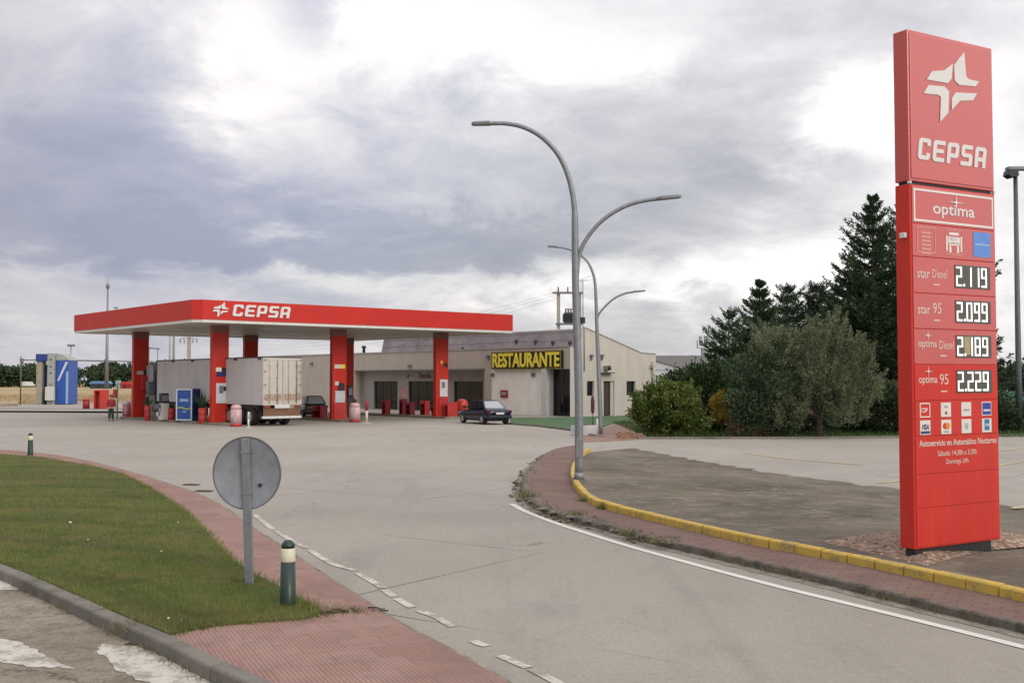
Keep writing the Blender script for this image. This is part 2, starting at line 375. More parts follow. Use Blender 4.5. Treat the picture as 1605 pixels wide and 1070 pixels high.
def b_road(q, v):
    big = q.noise(v, .5, 6, .62, .5); fine = q.noise(v, 55, 3, .75); mid = q.noise(v, 3.2, 6, .7)
    col = q.ramp(big, [(.32, (.20, .168, .122)), (.5, (.275, .236, .178)), (.68, (.35, .31, .245))])
    col = q.mix(q.maprange(mid, .46, .62, 0, .65), col, (.15, .120, .080))
    col = q.mix(q.maprange(q.math('ADD', q.math('MULTIPLY', fine, .5), q.math('MULTIPLY', q.noise(v, 16, 6, .8), .5)), .47, .60, 0, .65), col, (.085, .072, .054))
    cr = cracks(q, v, .30, .010, 9.1)
    col = q.mix(q.math('MULTIPLY', cr, q.maprange(q.noise(v, .6, 4, .6), .46, .58, 0, .85)), col, (.06, .055, .04))
    return col, fine, .6
ROAD = ground_mat('old_road_asphalt', b_road, .92)
def b_pink(q, v):
    big = q.noise(v, .55, 6, .62, .3); mid = q.noise(v, 5, 6, .7)
    col = q.ramp(big, [(.3, (.225, .128, .100)), (.5, (.285, .165, .132)), (.7, (.340, .208, .168))])
    col = q.mix(q.maprange(mid, .46, .70, 0, .8), col, (.190, .135, .112))
    wv = q.new('ShaderNodeTexWave', wave_type='BANDS', bands_direction='X'); q.put(wv.inputs['Vector'], rotmap(q, v, -.42)); wv.inputs['Scale'].default_value = 7.6; wv.inputs['Distortion'].default_value = .25
    gr = q.maprange(wv.outputs['Fac'], .05, .40, 1, 0)
    f, cid = slabs(q, v, -.42, .40, .40, .006)
    col = q.mix(q.math('MULTIPLY', gr, .36), col, (.125, .066, .056))
    col = q.mix(q.math('MULTIPLY', q.math('SUBTRACT', cid, .35), .8), col, (.38, .255, .22))
    col = q.mix(q.math('MULTIPLY', f, .25), col, (.16, .10, .09))
    return col, q.math('SUBTRACT', q.math('MULTIPLY', gr, -1.0), f), .5
PINK = ground_mat('grooved_pink_tile', b_pink, .85)
def b_brick(q, v):
    big = q.noise(v, .7, 6, .66, .3); mid = q.noise(v, 6, 6, .72)
    col = q.ramp(big, [(.3, (.125, .072, .058)), (.5, (.180, .104, .085)), (.7, (.235, .150, .122))])
    col = q.mix(q.maprange(mid, .46, .72, 0, .6), col, (.17, .125, .10))
    f, cid = slabs(q, v, .45, .30, .15, .014)
    col = q.mix(q.math('MULTIPLY', q.math('SUBTRACT', cid, .35), .7), col, (.25, .165, .13))
    col = q.mix(q.math('MULTIPLY', f, .55), col, (.10, .085, .07))
    moss = q.maprange(q.noise(q.vmath('ADD', v, (2, 11, 0)), .9, 6, .7), .56, .68, 0, .6)
    col = q.mix(moss, col, (.17, .15, .085))
    return col, q.math('SUBTRACT', mid, f), .6
BRICKP = ground_mat('dull_red_paving', b_brick, .9)
def b_grass(q, v):
    big = q.noise(v, .35, 6, .62, .5); mid = q.noise(rotmap(q, v, .6, (.4, 1.5, 1)), 1.2, 6, .68)
    col = q.ramp(big, [(.3, (.055, .075, .020)), (.5, (.085, .098, .028)), (.7, (.13, .118, .046))])
    col = q.mix(q.maprange(mid, .5, .72, 0, .7), col, (.15, .125, .05))
    return col, q.noise(v, 60, 3, .7), .8
LAWN = ground_mat('lawn_soil', b_grass, .95)
def b_field(q, v):
    big = q.noise(rotmap(q, v, .1, (.3, 1, 1)), .06, 6, .65); mid = q.noise(rotmap(q, v, .1, (.25, 1, 1)), .7, 6, .7)
    col = q.ramp(big, [(.3, (.24, .175, .085)), (.5, (.36, .27, .145)), (.7, (.46, .355, .20))])
    col = q.mix(q.maprange(mid, .5, .72, 0, .6), col, (.17, .155, .065))
    return col, mid, .6
FIELD = ground_mat('dry_field', b_field, .95)
def b_turf(q, v):
    n = q.noise(v, .9, 6, .65); col = q.ramp(n, [(.3, (.05, .105, .045)), (.7, (.095, .16, .07))])
    return col, q.noise(v, 50, 3, .7), .6
TURF = ground_mat('green_turf', b_turf, .95)
def b_gravel(q, v):
    t = q.new('ShaderNodeTexVoronoi'); q.put(t.inputs['Vector'], v); t.inputs['Scale'].default_value = 17
    col = q.ramp(q.noise(t.outputs['Position'], 23, 2, .5), [(.3, (.11, .065, .045)), (.5, (.235, .155, .11)), (.7, (.42, .335, .26))])
    return col, q.math('MULTIPLY', t.outputs['Distance'], -1.0), 1.0
GRAVEL = ground_mat('red_gravel', b_gravel, .95)
def b_kerbstone(q, v):
    n = q.noise(v, 1.3, 7, .7); f = q.noise(v, 30, 3, .7)
    col = q.ramp(n, [(.3, (.105, .092, .076)), (.5, (.17, .155, .132)), (.7, (.235, .215, .185))])
    col = q.mix(q.maprange(q.noise(v, 2.6, 6, .72), .54, .68, 0, .6), col, (.09, .085, .05))
    return col, f, .5
KERB = ground_mat('grey_kerb_stone', b_kerbstone, .92)
def b_gutter(q, v):
    n = q.noise(v, 1.6, 8, .74); f = q.noise(v, 24, 4, .75)
    col = q.ramp(n, [(.3, (.13, .108, .078)), (.48, (.235, .20, .148)), (.66, (.36, .315, .24))])
    col = q.mix(q.maprange(f, .46, .62, 0, .6), col, (.13, .115, .09))
    return col, q.math('ADD', n, f), 1.0
GUTTER = ground_mat('crumbling_gutter', b_gutter, .95)
def paint(name, c, under, lo, hi):
    def b(q, v):
        n = q.math('ADD', q.math('MULTIPLY', q.noise(v, 2.2, 8, .75), .7), q.math('MULTIPLY', q.noise(v, 21, 4, .75), .3))
        col = q.mix(q.maprange(n, lo, hi, 0, 1), c, under)
        return col, q.noise(v, 40, 3, .7), .4
    return ground_mat(name, b, .8)
LINE = paint('white_road_paint', (.62, .595, .54), (.34, .31, .27), .56, .66)
LINEW = paint('worn_white_road_paint', (.52, .485, .42), (.27, .245, .205), .46, .58)
LINEY = paint('faded_yellow_paint', (.52, .42, .19), (.34, .30, .24), .50, .64)
YKERB = paint('yellow_kerb_paint', (.56, .385, .075), (.27, .22, .12), .47, .62)

struct(polygon('ground', [(-3000, -60, -.03), (3000, -60, -.03), (3000, 4000, -.03), (-3000, 4000, -.03)], FIELD))
# concrete apron, access road and the pale parking beyond, one sheet up to the shop and the trees
struct(polygon('forecourt', [(-90, -30, 0), (70, -30, 0), (70, 135, 0), (-4, 135, 0), (-30, 120, 0), g(205, 643), g(0, 642), g(-420, 641)], CONC))
# ---- left verge: asphalt lane, kerb, lawn, grooved pink pavement
kl = smooth_path([g(-520, 700, .13), g(-330, 785, .13), g(-150, 840, .13), g(0, 893, .13), g(150, 960, .13), g(260, 1008, .13), g(325, 1041, .13), g(400, 1076, .13), g(520, 1160, .13), g(760, 1400, .13)], 8)
road_pts = [(p.x, p.y, .006) for p in kl]+[(0.5, -6, .006), (-30, -6, .006), (-60, 25, .006)]
struct(polygon('road', road_pts, ROAD))
def block_kerb(path, prof, lens, gap, mat, jz=.004, jo=.006):
    ac = [0]
    for a, b in zip(path[:-1], path[1:]): ac.append(ac[-1]+(b-a).length)
    def pt(d):
        for i in range(len(ac)-1):
            if ac[i+1] >= d: return path[i].lerp(path[i+1], (d-ac[i])/max(1e-6, ac[i+1]-ac[i]))
        return path[-1]
    m = MB(); d = 0
    while d < ac[-1]-.2:
        L = min(random.choice(lens), ac[-1]-d); z_ = random.uniform(-jz, jz); o_ = random.uniform(-jo, jo)
        sweep(m, [pt(d+L*k/3+(gap if k == 0 else 0)) for k in range(4)], [(o+o_, z+(z_ if z > .05 else 0)) for o, z in prof]); d += L
    return struct(m.build('kerb', mat))
block_kerb(kl, [(-.02, -.02), (-.016, .118), (-.004, .136), (.015, .141), (.15, .141), (.17, .125), (.17, .06)], (.98, 1.0, 1.0, .5), .014, KERB)
# road-side edge of the pink pavement: a broken concrete gutter
ep = [(-600, 704), (-300, 702), (-60, 702), (60, 709), (130, 720), (195, 736), (260, 756), (305, 771), (352, 795), (384, 819), (428, 847), (501, 896), (558, 932), (614, 969), (675, 1001), (736, 1033), (797, 1070), (880, 1130), (1050, 1290)]
edge = smooth_path([g(x, y, .10) for x, y in ep], 5)
nrm = normals(edge)
m = MB(); sweep(m, edge, [(.05, .092), (.0, .095), (-.16, .075), (-.30, .035), (-.42, .008), (-.44, -.02)])
struct(m.build('gutter', GUTTER))
inner = [p+n*.17 for p, n in zip(kl, normals(kl))]
pv = [(p.x, p.y, .10) for p in edge]+[(p.x, p.y, .10) for p in reversed(inner)]
struct(polygon('pavement', pv, PINK))
LZ = .13
lawn_px = [(-600, 708), (-300, 705), (-60, 705), (0, 711), (60, 715), (130, 727), (190, 742), (238, 766), (285, 797), (325, 835), (365, 878), (405, 903), (440, 922), (478, 941), (500, 957), (478, 966), (400, 971), (340, 976), (290, 985), (264, 991)]
lawn_pts = [g(x, y, LZ) for x, y in lawn_px]
e2 = [p+n*.19 for p, n in zip(kl, normals(kl))]
lim = g(262, 990, LZ).y
tail = [Vector((p.x, p.y, LZ)) for p in reversed(e2) if p.y > lim+.1]
lawn_pts += tail
struct(polygon('lawn', lawn_pts, LAWN, .05))
def in_poly(x, y, poly):
    c = np.zeros(len(x), bool); n = len(poly)
    for i in range(n):
        x1, y1 = poly[i][0], poly[i][1]; x2, y2 = poly[i-1][0], poly[i-1][1]
        t = ((y1 > y) != (y2 > y)) & (x < (x2-x1)*(y-y1)/((y2-y1) if abs(y2-y1) > 1e-9 else 1e-9)+x1)
        c ^= t
    return c
def leaf_mat(name, c1, c2, c3, rough=.6, trans=.25, scale=.8, spec=.35):
    m = bpy.data.materials.new(name); m.use_nodes = True; q = N(m.node_tree); b = m.node_tree.nodes['Principled BSDF']
    ge = q.new('ShaderNodeNewGeometry'); n = q.noise(ge.outputs['Position'], scale, 4, .6)
    f = q.math('ADD', q.math('MULTIPLY', n, .75), q.math('MULTIPLY', ge.outputs['Random Per Island'], .45))
    col = q.ramp(f, [(.28, c1), (.55, c2), (.85, c3)])
    q.put(b.inputs['Base Color'], col); b.inputs['Roughness'].default_value = rough; b.inputs['Specular IOR Level'].default_value = spec
    tr = q.new('ShaderNodeBsdfTranslucent'); q.put(tr.inputs[0], col); mx = q.new('ShaderNodeMixShader'); mx.inputs[0].default_value = trans
    q.put(mx.inputs[1], b.outputs[0]); q.put(mx.inputs[2], tr.outputs[0]); q.put(m.node_tree.nodes['Material Output'].inputs[0], mx.outputs[0])
    return m
def grass_mat():
    m = leaf_mat('grass_blades', (.072, .118, .020), (.150, .198, .040), (.265, .255, .075), .7, .25, .55); q = N(m.node_tree); nt = m.node_tree
    b = nt.nodes['Principled BSDF']; src = b.inputs['Base Color'].links[0].from_socket; v = q.new('ShaderNodeNewGeometry').outputs['Position']
    d = q.noise(rotmap(q, v, .5, (.55, 1.4, 1)), .85, 7, .7, .5); d2 = q.noise(v, .22, 3, .5)
    wv = q.new('ShaderNodeTexWave', wave_type='RINGS', rings_direction='Z'); q.put(wv.inputs['Vector'], q.vmath('ADD', v, (12, -6, 0))); wv.inputs['Scale'].default_value = .17; wv.inputs['Distortion'].default_value = 2.2; wv.inputs['Detail Scale'].default_value = .6   # mower tracks
    col = q.mix(q.math('MULTIPLY', q.maprange(d, .45, .60, 0, .9), q.maprange(d2, .38, .58, .25, 1)), src, (.225, .185, .078)); dk = q.maprange(q.noise(v, 2.4, 6, .7), .50, .64, 0, .55); col = q.mix(dk, col, (.055, .098, .018))
    col = q.mix(q.maprange(wv.outputs['Fac'], .72, .98, 0, .38), col, (.050, .080, .020))
    q.put(b.inputs['Base Color'], col)
    for n in nt.nodes:
        if n.type == 'BSDF_TRANSLUCENT': q.put(n.inputs[0], col)
    return m
GRASS = grass_mat()
WEED = leaf_mat('weed_leaves', (.06, .085, .02), (.12, .14, .04), (.25, .21, .08), .7, .25, 2)
def blades(x, y, z, h0, h1, wd, lean=.6):
    n = len(x); a = rng.uniform(0, 2*PI, n); h = rng.uniform(h0, h1, n); b = a+rng.uniform(-1.2, 1.2, n)+PI/2
    wv = np.stack([np.cos(a), np.sin(a), 0*a], 1)*(wd*(.6+.8*rng.random(n)))[:, None]
    c = np.stack([x, y, z+0*x], 1); tip = c+np.stack([np.cos(b)*h*lean*rng.random(n), np.sin(b)*h*lean*rng.random(n), h], 1)
    return np.stack([c-wv, c+wv, tip], 1)
def scatter_lawn(n, poly, ymin, ymax, xmin, xmax, p=1.7):
    u = rng.random(n); k = 1-p; y = (ymin**k+u*(ymax**k-ymin**k))**(1/k); x = rng.uniform(xmin, xmax, n)*(y/ymax)**.85
    ok = in_poly(x, y, poly); return x[ok], y[ok]
gx, gy = scatter_lawn(420000, lawn_pts, 10.2, 40, -26, 1.0)
tuft = np.sin(gx*3.1+np.sin(gy*1.7)*2)*np.sin(gy*2.3+gx)*.5+.5
B = blades(gx, gy, np.full(len(gx), LZ-.005), .022, .052, .0030*(gy/12))
B[:, 2, 2] += .030*tuft**2*rng.random(len(gx))
near = rng.random(len(gx)) < .012; B[near, 2, 2] += .035
# ragged longer fringe along the edges
fr = []
for poly_edge in (lawn_pts[4:20], tail):
    for a, b in zip(poly_edge[:-1], poly_edge[1:]):
        L = (b-a).length; k = int(L*170)
        if k < 1 or min(a.y, b.y) > 32: continue
        t = rng.random(k); o = rng.normal(0, .045, (k, 2))
        fr.append(blades(a.x+(b.x-a.x)*t+o[:, 0], a.y+(b.y-a.y)*t+o[:, 1], np.full(k, .10), .04, .11, .0042, 1.1))
stuff(np_mesh('grass', np.concatenate([B]+fr), 3, GRASS), 'short mown green grass with browned patches on the roadside lawn', 'grass')
# white markings of the lane (one sheet each, above the asphalt) and dashes beside the gutter
def patch(name, px, z, mat):
    P_ = [g(x, y, z) for x, y in px]; out = []
    for a, b in zip(P_, P_[1:]+P_[:1]):
        k = max(1, int((b-a).length/.07)); out += [a.lerp(b, t/k)+(Vector((random.gauss(0, .016), random.gauss(0, .016), 0)) if t else Vector()) for t in range(k)]
    return struct(polygon(name, out, mat))
patch('road_marking', [(152, 1022), (160, 1008), (198, 1012), (222, 1013), (262, 1031), (300, 1050), (340, 1070), (395, 1100), (300, 1092), (210, 1061), (178, 1046), (168, 1030)], .011, LINEW)
patch('road_marking', [(-60, 990), (0, 1000), (35, 1006), (60, 1022), (90, 1036), (118, 1047), (76, 1046), (0, 1037), (-80, 1030)], .011, LINEW)
patch('road_marking', [(-80, 882), (0, 906), (32, 923), (0, 924), (-80, 915)], .011, LINEW)
def line_strip(name, pts, wd, z, mat):
    m = MB(); sweep(m, smooth_path([g(x, y, z) for x, y in pts], 5), [(wd/2, z), (-wd/2, z)], caps=False)
    return struct(m.build(name, mat, solid=False))
for seg in ([(398, 805), (414, 818), (428, 829)], [(432, 831), (455, 845), (480, 858)], [(484, 860), (520, 882), (556, 893)], [(560, 897), (585, 911), (600, 921)], [(603, 923), (610, 929), (618, 934)],
            [(622, 937), (632, 943), (646, 951)], [(656, 956), (684, 966), (710, 981)], [(742, 1003), (752, 1008), (764, 1011)], [(784, 1026), (806, 1036), (828, 1045)], [(832, 1047), (860, 1061), (884, 1074)]):
    line_strip('edge_line', seg, .105, .008, LINEW)
line_strip('edge_line', [(802, 789), (816, 797), (832, 804), (868, 818), (911, 832), (989, 856), (1068, 878), (1146, 899), (1247, 925), (1392, 960), (1605, 1013), (1800, 1063)], .13, .008, LINE)
# ---- right side: paved walk with a stone kerb, yellow kerb, asphalt lot
we = [(905, 701), (869, 708), (845, 724), (827, 745), (819, 765), (824, 782), (848, 801), (885, 814), (927, 825), (989, 843), (1042, 857), (1120, 875), (1200, 894), (1300, 917), (1452, 955), (1605, 992), (1800, 1040)]
walk = smooth_path([g(x, y, 0.0) for x, y in we], 6)
ye = [(920, 708), (913, 712), (906, 719), (897, 733), (895, 752), (903, 768), (921, 786), (947, 797), (989, 808), (1050, 823), (1120, 840), (1190, 856), (1256, 868), (1366, 890), (1452, 909), (1547, 930), (1605, 943), (1800, 987)]
yk = smooth_path([g(x, y, .10) for x, y in ye], 6)
struct(polygon('pavement', [(p.x, p.y, .10) for p in walk]+[(p.x, p.y, .10) for p in reversed(yk)], BRICKP))
gs = []; go = []
for p, n in zip(walk, normals(walk)): gs.append(p+n*random.uniform(.0, .02)); go.append(p-n*random.uniform(.20, .25))
struct(polygon('gutter', [(p.x, p.y, .005) for p in gs]+[(p.x, p.y, .005) for p in reversed(go)], ground_mat('gritty_road_edge', lambda q, v: (q.mix(q.maprange(q.noise(v, 2.2, 8, .76), .42, .60, 0, .85), (.275, .248, .206), (.135, .115, .085)), q.noise(v, 24, 4, .75), .8), .95)))
m = MB(); jit = []
for p, n in zip(walk, normals(walk)): jit.append(p+n*random.uniform(-.02, .02))
sweep(m, jit, [(-.03, -.02), (-.02, .085), (.0, .104), (.07, .105), (.09, .09)])
KERBD = ground_mat('dark_kerb_stone', lambda q, v: (q.mix(q.maprange(q.noise(v, 3, 7, .72), .45, .62, 0, .8), (.15, .128, .105), (.055, .05, .034)), q.noise(v, 26, 3, .7), .6), .95)
struct(m.build('kerb', KERBD))
m = MB()                                                            # yellow blocks with open joints, some chipped
acc = [0]
for a, b in zip(yk[:-1], yk[1:]): acc.append(acc[-1]+(b-a).length)
def at_len(s):
    for i in range(len(acc)-1):
        if acc[i+1] >= s: t = (s-acc[i])/max(1e-6, acc[i+1]-acc[i]); return yk[i].lerp(yk[i+1], t)
    return yk[-1]
s = 0.02
while s < acc[-1]-.1:
    L = random.choice((.48, .5, .52, .7)); L = min(L, acc[-1]-s)
    pts = [at_len(s+L*k/3+(.012 if k == 0 else 0)) for k in range(4)]
    hz = random.uniform(-.008, .008); off = random.uniform(-.008, .008)
    sweep(m, pts, [(off, .05), (off, .205+hz), (off+.018, .225+hz), (off+.13, .228+hz), (off+.14, .10)])
    s += L+random.choice((.004, .006, .01, .03))
struct(m.build('kerb', YKERB))
back = [(1000, 703), (1042, 712), (1085, 719), (1126, 726), (1180, 735), (1232, 744), (1377, 762), (1480, 778), (1605, 797), (1800, 824)]
BZ = .007
lot = [p+n*.135+Vector((0, 0, .10)) for p, n in zip(yk, normals(yk))]
back = [(x+dxb, y) for x, y in back for dxb in (0,)]
bk = smooth_path([g(x, y, BZ) for x, y in back], 9); bk = [p_+Vector((random.uniform(-.25, .25), random.uniform(-.35, .35), 0)) for p_ in bk]
lot_pts = [(p.x, p.y, .205 if p.y < 30 else .205-.17*min(1, (p.y-30)/14)) for p in lot]+[tuple(p_) for p_ in reversed(bk)]
def resample(P_, n):
    ac = [0]
    for a, b in zip(P_[:-1], P_[1:]): ac.append(ac[-1]+(b-a).length)
    out = []
    for k in range(n):
        d = ac[-1]*k/(n-1); i = max(j for j in range(len(ac)) if ac[j] <= d+1e-9); i = min(i, len(P_)-2); out.append(P_[i].lerp(P_[i+1], (d-ac[i])/max(1e-6, ac[i+1]-ac[i])))
    return out
fr_ = resample([Vector((p.x, p.y, .205 if p.y < 30 else .205-.17*min(1, (p.y-30)/14))) for p in lot], 70); bk_ = resample(bk, 70)
m = MB(); vs = [a.lerp(b, t) for a, b in zip(fr_, bk_) for t in (0, .2, .5, .85, 1)]
for k, v_ in enumerate(vs):
    if k % 5 in (1, 2): v_.z = max(v_.z, .205-(.05 if k % 5 == 2 else 0)) if v_.y < 26 else v_.z
m.add(vs, [(i*5+j, (i+1)*5+j, (i+1)*5+j+1, i*5+j+1) for i in range(69) for j in range(4)], 0, True); struct(m.build('parking_lot', LOT))

for seg in ([(1165, 709), (1230, 718), (1350, 728)], [(1376, 756), (1394, 755), (1410, 752)], [(1560, 730), (1605, 723), (1700, 714)], [(1588, 796), (1605, 793), (1700, 780)], [(1440, 706), (1540, 708), (1620, 700)]):
    line_strip('bay_line', seg, .12, .012 if seg[0][1] < 790 else .05, LINEY)
# gravel bed round the price sign
def mound(pts, z_in, name, mat):
    cx = sum(p.x for p in pts)/len(pts); cy = sum(p.y for p in pts)/len(pts); m = MB(); n = len(pts)
    inn = [Vector((p.x+(cx-p.x)*.28, p.y+(cy-p.y)*.28, z_in)) for p in pts]
    m.add(list(pts)+inn+[Vector((cx, cy, z_in+.01))], [(i, (i+1) % n, n+(i+1) % n, n+i) for i in range(n)]+[(n+i, n+(i+1) % n, 2*n) for i in range(n)])
    return struct(m.build(name, mat))
gp = [g(x, y, .258) for x, y in [(1290, 843), (1330, 838), (1405, 831), (1560, 826), (1640, 837), (1640, 846), (1560, 856), (1500, 866), (1448, 879), (1420, 873), (1366, 861), (1326, 852)]]
gb = [Vector((p.x, p.y, .208)) for p in gp]; gb = [a.lerp(b, t/3)+Vector((random.gauss(0, .03), random.gauss(0, .03), 0)) for a, b in zip(gb, gb[1:]+gb[:1]) for t in range(3)]
mound(gb, .295, 'gravel_bed', GRAVEL)
def pebbles(n, poly, z, r0, r1):
    xs = [p[0] for p in poly]; ys = [p[1] for p in poly]
    x = rng.uniform(min(xs), max(xs), n*3); y = rng.uniform(min(ys), max(ys), n*3); ok = in_poly(x, y, poly); x = x[ok][:n]; y = y[ok][:n]; k = len(x)
    r = rng.uniform(r0, r1, k); base = np.array([(1, 0, 0), (0, 1, 0), (-1, 0, 0), (0, -1, 0), (0, 0, 1), (0, 0, -1)], float)
    tri = [(0, 1, 4), (1, 2, 4), (2, 3, 4), (3, 0, 4), (1, 0, 5), (2, 1, 5), (3, 2, 5), (0, 3, 5)]
    v = base[None]*rng.uniform(.6, 1.3, (k, 6, 1))*r[:, None, None]; v[:, :, 2] *= .7
    a = rng.uniform(0, 6.28, k); ca, sa = np.cos(a)[:, None], np.sin(a)[:, None]
    v = np.stack([v[:, :, 0]*ca-v[:, :, 1]*sa+x[:, None], v[:, :, 0]*sa+v[:, :, 1]*ca+y[:, None], v[:, :, 2]+z], 2)
    return v[:, tri].reshape(-1, 3, 3)
STONE = leaf_mat('loose_stone', (.14, .085, .062), (.27, .185, .14), (.45, .38, .31), .9, 0, 9)
stuff(np_mesh('gravel', pebbles(4200, [p_.lerp(sum(gp, Vector())/len(gp), .25) for p_ in gp], .293, .010, .026), 3, STONE), 'loose reddish gravel round the foot of the price sign', 'gravel')
# rubble of the broken kerb corner, dust and crumbs along both edges
STONEG = leaf_mat('grey_rubble', (.065, .055, .042), (.12, .104, .08), (.19, .165, .13), .95, 0, 4)
rub = []
for p, n in zip(walk[10:62], normals(walk)[10:62]):
    for _ in range(6):
        c = p+n*random.uniform(-.22, .35)
        sq = [(c.x-.08, c.y-.08), (c.x+.08, c.y-.08), (c.x+.08, c.y+.08), (c.x-.08, c.y+.08)]
        rub.append(pebbles(1, sq, .10 if random.random() < .6 else .02, .015, .085 if 805 < 0 else .07))
for p, n in zip(walk[22:50], normals(walk)[22:50]):
    for _ in range(1):
        c = p+n*random.uniform(-.08, .28); sq = [(c.x-.08, c.y-.08), (c.x+.08, c.y-.08), (c.x+.08, c.y+.08), (c.x-.08, c.y+.08)]; rub.append(pebbles(1, sq, .09, .07, .15)*np.array([1, 1, .62])+np.array([0, 0, .035]))
for p, n in zip(edge[30:], nrm[30:]):
    c = p+n*-.25
    sq = [(c.x-.35, c.y-.25), (c.x+.3, c.y-.25), (c.x+.3, c.y+.25), (c.x-.35, c.y+.25)]
    rub.append(pebbles(26, sq, .03, .005, .024))
stuff(np_mesh('rubble', np.concatenate(rub), 3, STONEG), 'crumbled grey stone along the broken pavement edges', 'rubble')
wd = []
def weed_at(c, n, r, h, z): 
    x = rng.normal(c[0], r, n); y = rng.normal(c[1], r, n); wd.append(blades(x, y, np.full(n, z), h*.4, h, .0045*max(1, c[1]/16), 1.6))
for i, (p, n) in enumerate(zip(walk, normals(walk))):
    if p.y > 38 or random.random() < .45: continue
    c = p+n*random.uniform(-.08, .02); weed_at(c, random.randint(10, 38), random.uniform(.03, .12), random.uniform(.04, .13), .02)
for x, y, r, h in ((823, 778, .12, .20), (905, 806, .10, .14), (985, 837, .08, .16), (1030, 848, .14, .15), (944, 797, .06, .16), (913, 785, .06, .13), (510, 960, .12, .12), (560, 958, .1, .08), (470, 955, .2, .16), (448, 955, .10, .14), (391, 915, .10, .20), (206, 985, .10, .14), (300, 985, .12, .14)):
    weed_at(g(x, y, .1), 90, r, h, .10)
for i, (p, n) in enumerate(zip(kl, normals(kl))):
    if 6 < p.y < 30 and random.random() < .5: weed_at(p+n*-.03, 16, .05, .07, .01)
for c, n in ((g(1212, 797, .2), 150), (g(1300, 803, .2), 60)): weed_at(c, n, .22, .025, .2)
stuff(np_mesh('weeds', np.concatenate(wd), 3, WEED), 'small weeds growing along the kerbs and in the worn asphalt', 'weeds')
for k, (x, y, lab) in enumerate(((300, 759, 'rusty flat drain cover in the pavement edge, farther of the two'), (320, 769, 'rusty flat drain cover in the pavement edge, nearer of the two'))):
    p = g(x, y, .012); m = MB(); m.box(-.20, .20, -.10, .10, 0, .010)
    for j in range(5): m.box(-.17+j*.07, -.14+j*.07, -.07, .07, .010, .014)
    o = m.build('drain_cover', M('rusty_iron', (.09, .06, .045), .8, .3, var=.3)); o.location = p; o.rotation_euler = (0, 0, -.2); tag(o, lab, 'drain cover', 'drain covers in the pavement edge')
TWIG = M('twig', (.045, .032, .022), .9)
for (x, y, ang, L), lab in zip(((516, 961, .3, .22), (534, 958, -.5, .20), (592, 956, -.7, .30), (206, 1011, .2, .12), (430, 963, 1.0, .14)), ('dark twig beside the near bollard, closest to the grass', 'dark twig right of the near bollard', 'longest dark twig lying mid pavement', 'small dark twig by the left kerb on the pink tiles', 'short twig at the lawn tip left of the bollard')):
    p = g(x, y, .105); m = MB(); m.tube(smooth_path([(-L/2, 0, .012), (-L*.1, L*.07, .022), (L*.2, -L*.03, .012), (L/2, L*.05, .016)], 3), .009, 5); m.tube([(0, L*.03, .018), (L*.16, L*.22, .014)], .006, 4); m.tube([(-L*.2, 0, .015), (-L*.05, -L*.2, .012)], .006, 4)
    o = m.build('twig', TWIG); o.location = p; o.rotation_euler = (0, 0, ang); tag(o, lab, 'twig', 'twigs on the pink pavement')
PAPER = M('paper', (.75, .74, .70), .7)
for (x, y), lab in zip(((110, 818), (138, 845), (253, 863), (279, 818), (264, 968)), ('crumpled white paper scrap, biggest on the lawn', 'tiny white paper scrap near the biggest one on the lawn', 'white paper scrap in the middle of the lawn', 'white paper scrap near the pavement side of the lawn', 'white paper scrap by the near tip of the lawn')):
    p = g(x, y, LZ+.03); bm = bmesh.new(); bmesh.ops.create_icosphere(bm, subdivisions=2, radius=.022 if x == 110 else .012)
    for v in bm.verts: v.co *= random.uniform(.6, 1.3); v.co.z *= .7
    me = bpy.data.meshes.new('paper_scrap'); bm.to_mesh(me); bm.free(); me.materials.append(PAPER)
    o = bpy.data.objects.new('paper_scrap', me); COL.objects.link(o); o.location = p; tag(o, lab, 'litter', 'paper scraps on the lawn')

# ================================================================== CANOPY
CA = .697; CX, CY = -17.325, 64.967; SU, SV = 8.108, 12.236; A1, A2, B1, B2 = 3.18, 3.33, 3.73, 3.79; HT, HB = 7.02, 5.77
cu_ = Vector((math.cos(CA), math.sin(CA), 0)); cv_ = Vector((-math.sin(CA), math.cos(CA), 0)); C0 = Vector((CX, CY, 0))
def cl_(p): d = Vector((p.x, p.y, 0))-C0; return d.dot(cu_), d.dot(cv_), p.z      # world -> canopy axes
canopy = thing('fuel_canopy', 'big flat red station canopy on red columns with white logo lettering', 'canopy', C0, CA)
x0, x1, y0, y1 = -A1, 2*SU+A2, -B1, SV+B2
ch = .45
def ring(ins, c): return [(x0+ins+c, y0+ins), (x1-ins, y0+ins), (x1-ins, y1-ins), (x0+ins, y1-ins), (x0+ins, y0+ins+c)]
def shell(mb, ins0, ins1, c, za, zb):
    o, i = ring(ins0, c), ring(ins1, c); n = 5
    vs = [(*p, za) for p in o]+[(*p, zb) for p in o]+[(*p, za) for p in i]+[(*p, zb) for p in i]
    fs = []
    for k in range(n):
        j = (k+1) % n; fs += [(k, j, n+j, n+k), (2*n+j, 2*n+k, 3*n+k, 3*n+j), (k, 2*n+k, 2*n+j, j), (n+k, n+j, 3*n+j, 3*n+k)]
    return mb.add(vs, fs)
FASC = M('canopy_fascia_red', (.52, .026, .018), .45, var=.05, scale=.9, dirt=.22, dirtc=(.36, .04, .035), spec=.3)
shell(MB(), 0, .12, ch, HB+.16, HT).build('fascia', FASC, canopy)
shell(MB(), .03, .15, ch, HB, HB+.157).build('edge_trim', M('white_trim', (.66, .65, .61), .5, var=.05, dirt=.2), canopy)
sof = M('soffit_panels', (.56, .54, .48), .45, var=.05, dirt=.25, dirtc=(.36, .33, .27), spec=.6)
m = MB(); m.prism(ring(.155, ch), 'z', HB+.06, HB+.14)
k = x0+1.0
while k < x1-.5: m.box(k, k+.02, y0+.3, y1-.3, HB+.048, HB+.057); k += .9
m.build('soffit', sof, canopy)
